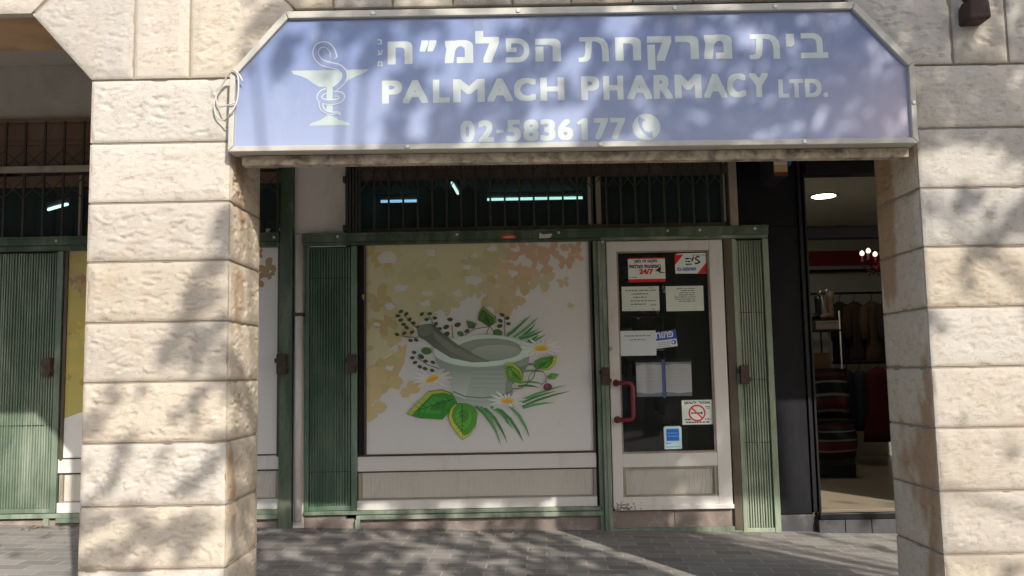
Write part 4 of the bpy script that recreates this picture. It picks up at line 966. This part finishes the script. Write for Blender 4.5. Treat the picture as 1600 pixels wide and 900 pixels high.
for lab, x0, x1, sd in (('left sheet of paper in a clear sleeve beside a blue tape strip', .950, 1.150, 1), ('right sheet of paper in a clear sleeve beside a blue tape strip', 1.178, 1.378, 2)):
    P = Print(NY, .00004); P.rect(x0, x1, .985, 1.248, (.82, .81, .80)); P.shape([(x0, 1.222), (x0 + .06, 1.236), (x1, 1.228), (x1, 1.248), (x0, 1.248)], ink(130, 130, 132)); P.shape([(x0, .985), (x1, .985), (x1, 1.016), (x0 + .1, 1.006), (x0, 1.02)], ink(128, 128, 128))
    for k in range(5): pseudo(P, x0 + .03, x1 - .03, 1.19 - k * .03, .003, ink(158, 160, 168), 60 + k + sd)
    sheet_o = notice('sleeved_paper', lab, 'paper', P)
    b = MB(); nn = 8
    for i in range(nn):
        for j in range(nn):
            q = []
            for di, dj in ((0, 0), (1, 0), (1, 1), (0, 1)):
                u, v = (i + di) / nn, (j + dj) / nn; xx = x0 - .008 + (x1 - x0 + .016) * u; zz = .978 + .287 * v
                q.append((xx, NY - .006 - .003 * nz((xx * 14 + sd * 3, zz * 9, 1)), zz))
            b.poly(q)
    for f_ in range(len(b.sm)): b.sm[f_] = True
    b.build('plastic_sleeve', SLEEVE, sheet_o)
P = Print(NY - .003, .00004); P.rect(1.153, 1.174, .975, 1.266, ink(70, 84, 128)); notice('tape_strip', 'narrow blue tape strip between the two sleeved papers', 'tape')if False else tag(P.build('tape_strip', PRINT), 'narrow blue tape strip between the two sleeved papers', 'tape', 'notices stuck on the pharmacy door')
P = Print(NY, .00004); P.rect(1.294, 1.530, .765, .953, ink(182, 178, 168)); P.text('ןשעל רוסא', 1.312, 1.512, .917, .945, INKB, .0012)
P.stroke([(1.41 + .06 * math.cos(t), .853 + .058 * math.sin(t)) for t in [2 * math.pi * k / 32 for k in range(32)]], .012, RED, True)
P.rect(1.362, 1.452, .848, .857, (.05, .05, .05)); P.rect(1.440, 1.452, .842, .863, (.05, .05, .05)); P.stroke([(1.37, .893), (1.45, .813)], .012, RED)
pseudo(P, 1.315, 1.36, .800, .010, INKB, 71); pseudo(P, 1.47, 1.512, .800, .010, INKB, 72); pseudo(P, 1.322, 1.508, .778, .012, INKB, 73); pseudo(P, 1.475, 1.515, .898, .006, INKB, 74); pseudo(P, 1.485, 1.515, .886, .006, INKB, 75)
notice('no_smoking_sign', 'square white no smoking sign with a red crossed circle low on the door glass', 'sign', P)
P = Print(NY, .00004); P.shape([(1.15, .582), (1.285, .582), (1.285, .745), (1.272, .756), (1.16, .756), (1.148, .745)], ink(168, 186, 190)); P.rect(1.168, 1.266, .644, .735, ink(28, 96, 176))
for k in range(2): pseudo(P, 1.18, 1.258, .70 - k * .024, .007, ink(120, 160, 205), 80 + k)
pseudo(P, 1.165, 1.21, .622, .008, ink(60, 110, 170), 83); P.rect(1.162, 1.272, .594, .602, ink(90, 140, 190))
notice('blue_sticker', 'small pale sticker with a bright blue square at the bottom of the door glass', 'sticker', P)
P = Print(FY - .0905, .00004); P.shape([(-.072, 2.226), (.032, 2.228), (.038, 2.247), (.02, 2.256), (-.07, 2.254)], ink(186, 62, 46)); pseudo(P, -.055, .02, 2.236, .010, ink(210, 150, 130), 90)
tag(P.build('torn_sticker', PRINT), 'torn red sticker on the green beam above the printed window', 'sticker', 'torn stickers on the green beam')
P = Print(FY - .0905, .00004); P.shape([(.219, 2.226), (.30, 2.228), (.322, 2.252), (.315, 2.262), (.25, 2.256), (.222, 2.27)], ink(168, 156, 140))
tag(P.build('torn_sticker', PRINT), 'torn white sticker remnant on the green beam above the printed window', 'sticker', 'torn stickers on the green beam')

# ------------------------------------------------------------------ pharmacy sign
sg = thing('pharmacy_sign', 'large blue pharmacy signboard with pale Hebrew and English lettering filling the top of the arch', 'sign', (.28, 0, 2.18))
m = N('sign_face_blue')
pos = m.n('ShaderNodeSeparateXYZ', Vector=m.pos)
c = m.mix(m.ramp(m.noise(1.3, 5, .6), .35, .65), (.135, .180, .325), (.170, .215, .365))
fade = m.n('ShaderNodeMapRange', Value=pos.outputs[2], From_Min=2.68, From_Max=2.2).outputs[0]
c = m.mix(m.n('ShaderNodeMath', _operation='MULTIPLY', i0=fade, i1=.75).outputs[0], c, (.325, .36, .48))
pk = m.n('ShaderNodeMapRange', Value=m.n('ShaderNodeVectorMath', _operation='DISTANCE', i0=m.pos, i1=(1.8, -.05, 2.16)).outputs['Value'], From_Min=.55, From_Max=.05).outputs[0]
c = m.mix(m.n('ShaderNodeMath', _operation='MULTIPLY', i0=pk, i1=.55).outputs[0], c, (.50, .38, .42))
c = m.mix(m.n('ShaderNodeMath', _operation='MULTIPLY', i0=m.ramp(m.noise(7, 8, .75, m.stretch(1, 1, .3)), .55, .75), i1=.32).outputs[0], c, (.42, .43, .47))
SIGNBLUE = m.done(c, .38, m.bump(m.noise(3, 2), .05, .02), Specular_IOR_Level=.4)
outer = [(-1.242, 2.186), (1.803, 2.168), (1.806, 2.538), (1.556, 2.818), (-.992, 2.822), (-1.236, 2.542)]
inner = [(-1.218, 2.210), (1.778, 2.193), (1.780, 2.518), (1.546, 2.786), (-.980, 2.790), (-1.213, 2.530)]
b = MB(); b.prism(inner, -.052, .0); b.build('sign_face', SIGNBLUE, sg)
b = MB()
for k in range(6):
    a0, a1 = outer[k], outer[(k + 1) % 6]; i0, i1 = inner[k], inner[(k + 1) % 6]
    e = .0012; ax = Vector((a1[0] - a0[0], a1[1] - a0[1])).normalized() * e
    b.prism([(a0[0] + ax.x, a0[1] + ax.y), (a1[0] - ax.x, a1[1] - ax.y), (i1[0] - ax.x, i1[1] - ax.y), (i0[0] + ax.x, i0[1] + ax.y)], -.072, .02)
b.build('frame', ALU, sg, .003)
screws(sg, [(-.6, 2.805), (.05, 2.804), (.75, 2.803), (1.2, 2.802), (-.45, 2.193), (.4, 2.188), (1.3, 2.182), (1.792, 2.35), (-1.228, 2.36)], -.072)
b = MB(); b.prism([(-1.20, 2.140), (1.79, 2.122), (1.79, 2.166), (-1.20, 2.184)], .0, .05); b.prism([(-1.243, 2.190), (1.814, 2.172), (1.816, 2.545), (1.538, 2.858), (-.966, 2.858), (-1.243, 2.545)], .021, .055)  # second prism is a backing board widened to block sun leaking round the sign
b.build('under_beam_and_backing', PEEL, sg, .003)
LET = m = N('letter_vinyl'); LETM = m.done(m.mix(m.noise(6, 6, .65), (.42, .46, .435), (.48, .515, .49)), .45)
SY = -.0524
def lettering(name, items, bold=.006):
    P = Print(SY, .000012)
    for t, x0, x1, z0, z1, bd in items: P.text(t, x0, x1, z0, z1, (1, 1, 1), bd)
    return P
def tav(P, x0, x1, z0, z1):
    X = lambda q: x0 + (x1 - x0) * q / 100
    Z = lambda q: z0 + (z1 - z0) * q / 100
    P.shape([(X(p), Z(q)) for p, q in [(3, 100), (62, 100), (84, 92), (97, 72), (100, 48), (100, 0), (78, 0), (78, 46), (75, 66), (66, 78), (54, 82), (45, 82), (43, 40), (40, 16), (31, 3), (18, 0), (0, 0), (0, 17), (12, 17), (19, 22), (22, 40), (24, 82), (3, 82)]], (1, 1, 1))
def smooth(pts, n=5):
    out = []
    for k in range(len(pts) - 1):
        p0 = Vector(pts[max(0, k - 1)]); p1 = Vector(pts[k]); p2 = Vector(pts[k + 1]); p3 = Vector(pts[min(len(pts) - 1, k + 2)])
        for j in range(n):
            t = j / n; out.append(tuple(.5 * ((2 * p1) + (p2 - p0) * t + (2 * p0 - 5 * p1 + 4 * p2 - p3) * t * t + (3 * p1 - p0 - 3 * p2 + p3) * t ** 3)))
    return out + [pts[-1]]
def bet(P, x0, x1, z0, z1):
    P.shape([(x0 + (x1 - x0) * p / 100, z0 + (z1 - z0) * q / 100) for p, q in [(4, 100), (50, 100), (68, 94), (79, 80), (82, 60), (82, 22), (100, 22), (100, 0), (2, 0), (2, 22), (60, 22), (60, 58), (57, 72), (46, 79), (4, 79)]], (1, 1, 1))
def pe(P, x0, x1, z0, z1):
    w = (x1 - x0) * .22; f = lambda L: smooth([(x0 + (x1 - x0) * p / 100, z0 + (z1 - z0) * q / 100) for p, q in L], 4)
    P.stroke(f([(4, 90), (40, 90), (66, 87), (84, 72), (89, 50), (84, 28), (66, 13), (40, 11), (3, 11)]), w, (1, 1, 1))
    P.stroke([(x0 + (x1 - x0) * p / 100, z0 + (z1 - z0) * q / 100) for p, q in [(17, 92), (15, 72), (16, 48)]], w, (1, 1, 1))
    P.stroke([(x0 + (x1 - x0) * p / 100, z0 + (z1 - z0) * q / 100) for p, q in [(8, 54), (30, 52), (48, 53)]], w * .9, (1, 1, 1))
def row4(t, boxes, z0, z1, bd): return [(c_, -.563 + (a_ - 735) * .001001, -.563 + (e_ - 735) * .001001, z0, z1, bd) for c_, (a_, e_) in zip(t, boxes)]
def row5(t, boxes, z0, z1, bd): return [(c_, .325 + (a_ - 82) * .0010036, .325 + (e_ - 82) * .0010036, z0, z1, bd) for c_, (a_, e_) in zip(t, boxes)]
for nm, items in (('hebrew_word', [('ח', -.537, -.426, 2.573, 2.682, .0095), ('״', -.394, -.318, 2.630, 2.684, .006), ('מ', -.282, -.154, 2.573, 2.683, .0095), ('ל', -.144, -.038, 2.573, 2.724, .0095), ('ה', .124, .238, 2.573, 2.682, .0095)]),
                  ('hebrew_word', [('ח', .482, .597, 2.571, 2.682, .0095), ('ק', .625, .734, 2.526, 2.684, .0095), ('ר', .751, .855, 2.571, 2.684, .0095), ('מ', .878, 1.004, 2.571, 2.687, .0095)]), ('hebrew_word', [('י', 1.247, 1.284, 2.622, 2.684, .0075)]),
                  ('small_hebrew_letter', [('ב', -.582, -.560, 2.668, 2.692, .001)]), ('small_hebrew_letter', [('ע', -.582, -.560, 2.618, 2.642, .001)]), ('small_hebrew_letter', [('מ', -.582, -.560, 2.567, 2.591, .001)]),
                  ('english_word', row4('PALMACH', [(735, 824), (826, 940), (962, 1036), (1052, 1192), (1203, 1317), (1322, 1420), (1440, 1547)], 2.394, 2.502, .0068)),
                  ('english_word', row5('PHARMACY', [(82, 162), (180, 269), (285, 397), (403, 488), (497, 616), (626, 729), (729, 813), (828, 914)], 2.393, 2.505, .0068)),
                  ('english_word', row5('LTD.', [(957, 1004), (1006, 1068), (1075, 1148), (1155, 1176)], 2.388, 2.474, .0052))):
    if nm == 'english_word' and items[-1][0] == '.': items[-1] = ('.', items[-1][1], items[-1][2], 2.388, 2.410, .004)
    P = lettering('', items)
    if items[0][0] == 'ח' and items[1][0] == 'ק': tav(P, .317, .452, 2.570, 2.684)
    if items[0][0] == 'י': tav(P, 1.082, 1.218, 2.568, 2.683); bet(P, 1.309, 1.433, 2.568, 2.684)
    if items[0][0] == 'ח' and items[1][0] == '״': pe(P, -.012, .097, 2.573, 2.684)
    P.build(nm, LETM, sg)
num = [('0', 720, 742), ('2', 747.5, 772), ('-', 776, 787), ('5', 791, 814), ('8', 818, 841.5), ('3', 844, 867.5), ('6', 871, 895), ('7', 927, 950), ('7', 953, 976.5)]
P = Print(SY, .000012)
def nx(p): return -.216 + (p - 720) * .002856
for ch_, a, c_ in num:
    z0, z1 = (2.252, 2.267) if ch_ == '-' else (2.212, 2.312); P.text(ch_, nx(a), nx(c_), z0, z1, (1, 1, 1), .0055 if ch_ != '-' else .003)
P.shape([(nx(908), 2.212), (nx(917.5), 2.212), (nx(917.5), 2.312), (nx(910.5), 2.312), (nx(900.5), 2.293), (nx(903.5), 2.281), (nx(908), 2.288)], (1, 1, 1))
P.build('phone_number', LETM, sg)
P = Print(SY, .000012); P.ell(.609, 2.267, .0615, .0605, (1, 1, 1), 0, 40); ob = P.build('phone_icon', LETM, sg)
P = Print(SY - .0002, .00008)
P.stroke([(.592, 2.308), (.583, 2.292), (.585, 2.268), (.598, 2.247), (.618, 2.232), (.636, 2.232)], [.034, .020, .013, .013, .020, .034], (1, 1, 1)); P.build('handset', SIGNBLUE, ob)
# emblem: bowl with a coiled snake
def EM(x, y): return (-.969 + (x - 75) * .000569, 2.554 - (y - 345) * .000575)
P = Print(SY, .00006)
P.shape([EM(*p) for p in [(75, 345), (685, 345), (655, 372), (590, 395), (530, 425), (480, 460), (430, 478), (300, 478), (250, 450), (200, 410), (150, 388), (95, 374)]], (1, 1, 1))
P.shape([EM(*p) for p in [(355, 476), (402, 476), (402, 730), (355, 730)]], (1, 1, 1))
P.shape([EM(*p) for p in [(215, 785), (540, 785), (522, 764), (450, 742), (408, 715), (350, 715), (305, 742), (236, 764)]], (1, 1, 1))
m = N('emblem_vinyl'); EMB = m.done(m.mix(m.noise(5, 6, .65), (.33, .39, .37), (.42, .465, .44)), .45)
em = P.build('emblem', EMB, sg)
A1 = smooth([(404, 258), (408, 222), (395, 185), (365, 150), (330, 140), (290, 152), (268, 195), (278, 240), (320, 285), (390, 308), (450, 325), (490, 365), (493, 410), (470, 450), (420, 492)])
A2 = smooth([(415, 535), (460, 540), (478, 560), (455, 590), (390, 602), (320, 590), (298, 560), (320, 525), (355, 510)])
A3 = smooth([(310, 600), (318, 645), (350, 678), (400, 690), (445, 688), (465, 705)])
k_ = .000571
lines = Print(SY - .0016, .00006); fill = Print(SY - .0022, .00006)
for A, w in ((A1, 52), (A2, 46), (A3, 38)):
    n_ = len(A); wl = [w * k_ * (1 if A is not A3 else 1.1 - .7 * i / n_) for i in range(n_)]
    if A is A1: wl = [w * k_ * (.25 + .95 * min(1, i / 3)) if i < 5 else v for i, v in enumerate(wl)]
    lines.stroke([EM(*p) for p in A], wl, (1, 1, 1)); fill.stroke([EM(*p) for p in A], [max(.001, v - 16 * k_) for v in wl], (1, 1, 1))
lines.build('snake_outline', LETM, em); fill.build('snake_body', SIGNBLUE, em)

# cable loop and bracket on the stone
b = MB()
pts = [(-1.175, -.082, 2.50), (-1.195, -.085, 2.535), (-1.225, -.078, 2.552), (-1.262, -.05, 2.525), (-1.300, -.035, 2.47), (-1.318, -.033, 2.41), (-1.305, -.033, 2.36), (-1.268, -.045, 2.335), (-1.228, -.085, 2.352), (-1.200, -.088, 2.40), (-1.192, -.086, 2.47), (-1.20, -.082, 2.53), (-1.23, -.075, 2.545), (-1.27, -.048, 2.51), (-1.308, -.034, 2.445), (-1.295, -.034, 2.405), (-1.25, -.075, 2.392), (-1.205, -.088, 2.402)]
def smooth3(pts, n=5):
    out = []
    for k in range(len(pts) - 1):
        p0 = Vector(pts[max(0, k - 1)]); p1 = Vector(pts[k]); p2 = Vector(pts[k + 1]); p3 = Vector(pts[min(len(pts) - 1, k + 2)])
        for j in range(n):
            t = j / n; out.append(.5 * ((2 * p1) + (p2 - p0) * t + (2 * p0 - 5 * p1 + 4 * p2 - p3) * t * t + (3 * p1 - p0 - 3 * p2 + p3) * t ** 3))
    return out + [Vector(pts[-1])]
b.tube(smooth3(pts), .0032, 8); tag(b.build('cable_loop', WIRE), 'loose loop of pale cable hanging at the left end of the pharmacy sign', 'cable')
br = thing('wall_fixture', 'small dark brown rusty fixture on the stone above the right pier', 'fixture', (2.1, -.02, 2.72))
b = MB(); b.prism([(2.048, 2.716), (2.152, 2.722), (2.146, 2.80), (2.128, 2.835), (2.072, 2.83), (2.052, 2.795)], -.10, .004); b.build('housing', paint('rusty_brown', (.035, .017, .013), .7, .4, (.08, .035, .02), .6, 18), br, .012)
for x in (2.062, 2.138):
    b = MB(); b.tube([(x, -.05, 2.82), (x, -.05, 2.87)], .012, 8); b.build('lug', RUST, br)
b = MB(); b.tube([(2.062, -.05, 2.865), (2.09, -.06, 2.875), (2.138, -.05, 2.865)], .008, 8); b.build('hook_bar', ALU, br)

# ------------------------------------------------------------------ street trees that dapple the wall
def shade(x, z):
    """how closed the crown is along the sun ray that meets the wall at (x, z)"""
    if x < -1.9: p = .10 if z > 1.9 else .12
    elif x < -1.0 and 1.35 < z < 2.15 and x > -1.25: p = .12
    elif x < -1.2:
        p = .02 if z > 2.0 else 0
        if z <= 2.0:
            edge = -1.28 - (1.95 - z) * .42                # slanting edge of the shadow across the pier
            p = .74 if x > edge else .05
            if z < 1.25: p = .42
    elif z < 2.12:
        p = .66
        if .1 < x < 1.5 and z > 1.2: p = .58
        if x > 1.4: p = .80
    elif z < 2.9:
        p = .85
        if x < -.72 and z < 2.48: p = .15
        elif x < -.1: p = .55
        elif x < .6: p = .60
        elif x > .9: p = .88
    else: p = .68 if x > -.8 else .25
    if 1.7 < x < 2.5: p = .78 if z > 2.15 else .44 if z > 1.5 else .22
    if x > 2.9 and z < 2.1: p = .08
    if x > 3.6: p = .30 if z < 2.2 else .12
    return p
LEAF = N('tree_leaf'); lc = LEAF.n('ShaderNodeVertexColor', _layer_name='Col').outputs[0]
LEAFM = LEAF.done(lc, .5); LEAF.p.inputs['Transmission Weight'].default_value = 0
BARK = paint('bark', (.10, .075, .055), .9, .3, bump=.8)
r = random.Random(21)
trees = []
crowns = [MB(), MB()]; centres = [[], []]
def leaf(mb, p, s_):
    d = Vector((r.uniform(-1, 1), r.uniform(-1, 1), r.uniform(-1, .4))).normalized(); u = d.orthogonal().normalized(); u.rotate(__import__('mathutils').Quaternion(d, r.uniform(0, 6.28)))
    c = r.uniform(.6, 1.3); col = (.045 * c, .085 * c, .022 * c)
    a = p - d * s_ * .5; e = p + d * s_ * .5; w = s_ * .27
    mb.poly([a, p + u * w - d * s_ * .08, e, p - u * w - d * s_ * .08], 0, col)
n_leaf = 0
# across the street: unseen wall and hedge, added to darken the glass reflections
b = MB()
for k in range(34):
    x = -17 + k; b.box(x, x + .985, -16.4, -16.1, gz(x) - .3, gz(x) + .95); b.box(x, x + .99, -16.45, -16.05, gz(x) + .952, gz(x) + 1.02)
tag(b.build('garden_wall', KERB), 'low stone garden wall added unseen behind the viewer across the street', 'wall')
hd = MB()
for k in range(26000):
    x = r.uniform(-17, 17); q = Vector((x, -17.2 + r.gauss(0, .45), gz(x) + r.uniform(.6, 5.4) + .5 * nz((x * .6, 0, 3))))
    leaf(hd, q, r.uniform(.34, .55))
tag(hd.build('hedge', LEAFM), 'tall unseen leafy hedge added across the street to darken the glass reflections', 'hedge')
for tries in range(200000):
    x = r.uniform(-2.6, 6.2); z = r.uniform(-.1, 4.6)
    big = nz((x * 1.3 + 3, z * 1.3, 2.0)); mid = nz(((x + z) * 1.5, (x - z) * 3.4, 8.0)); fine = nz(((x + z) * 4.2, (x - z) * 8.6, 5.0))
    p = shade(x, z); k = p + (.18 * big + .55 * mid + .80 * fine) * (1 - abs(2 * p - 1) * .45)
    if r.random() > sst(.40, .78, k): continue
    s_ = 5.3 + r.random() * 1.5 + .4 * big
    pos_ = Vector((x, 0, z)) + TO_SUN * s_
    t = 0 if pos_.x < 3.4 else 1
    leaf(crowns[t], pos_, r.uniform(.065, .10)); n_leaf += 1
    if r.random() < .0013: centres[t].append(pos_)
    if n_leaf > 34000: break
for t in (0, 1):
    for k in range(2600):
        a = r.uniform(0, 6.28); q = math.sqrt(r.random()) * 2.2
        p_ = Vector(((2.0, 5.6)[t] + q * math.cos(a), -7.6 + q * .8 * math.sin(a), 6.6 + (2.2 - q) * r.uniform(-.2, 1)))
        if p_.dot(SUN_TRAVEL) > -99 and (Vector((0, p_.y, 0)) - p_).length > 0:
            w_ = p_ + SUN_TRAVEL * (-p_.y / SUN_TRAVEL.y)
            if w_.z < 3.2: continue
        leaf(crowns[t], p_, r.uniform(.08, .13))
for t, (tx, ty) in enumerate(((2.6, -7.0), (7.3, -7.0))):
    lab = ('leafy street tree behind the viewer, nearer the left pier', 'leafy street tree behind the viewer, further along the street to the right')[t]
    g = thing('street_tree', lab, 'tree', (tx, ty, gz(tx)), 'street trees along the pavement edge')
    b = MB(); base = Vector((tx, ty, gz(tx) - .1)); top = Vector((tx + .1, ty + .1, 4.0))
    b.tube([base, base.lerp(top, .3) + Vector((.04, 0, 0)), base.lerp(top, .7), top], [.17, .13, .11, .09], 12)
    for c_ in centres[t]:
        mid_ = top.lerp(c_, .5) + Vector((0, 0, .25)); b.tube([top + Vector((0, 0, -.15)), mid_, c_], [.032, .018, .005], 6)
    b.build('trunk', BARK, g); crowns[t].build('crown', LEAFM, g)

# dry leaves and dust blown against the shopfronts
b = MB(); r = random.Random(5)
for k in range(90):
    x = r.choice([r.uniform(-3.7, -3.3), r.uniform(-1.6, .6), r.uniform(-1.3, 2.0)]); y = 2.9 - abs(r.gauss(0, .10)) - .02; a = r.uniform(0, 6.28); l = r.uniform(.008, .03)
    z = gz(x) + .004; dx, dy = math.cos(a) * l, math.sin(a) * l
    c = r.uniform(.6, 1.2); c = (.22 * c, .16 * c, .09 * c)
    b.poly([(x - dx, y - dy, z), (x + dy * .4, y - dx * .4, z + r.uniform(0, .01)), (x + dx, y + dy, z + r.uniform(0, .012)), (x - dy * .4, y + dx * .4, z + .002)], 0, c)
for k in range(70):
    x = r.uniform(-3.9, 2.6); y = r.uniform(.4, 2.85); a = r.uniform(0, 6.28); l = r.uniform(.006, .022)
    z = gz(x) + .004; dx, dy = math.cos(a) * l, math.sin(a) * l; c = r.uniform(.5, 1.2); c = (.24 * c, .18 * c, .10 * c)
    b.poly([(x - dx, y - dy, z), (x + dy * .4, y - dx * .4, z + r.uniform(0, .008)), (x + dx, y + dy, z + r.uniform(0, .01)), (x - dy * .4, y + dx * .4, z + .002)], 0, c)
tag(b.build('leaf_litter', PRINT), 'scraps of dry leaf blown against the foot of the shopfronts', 'leaf litter', None, 'stuff')
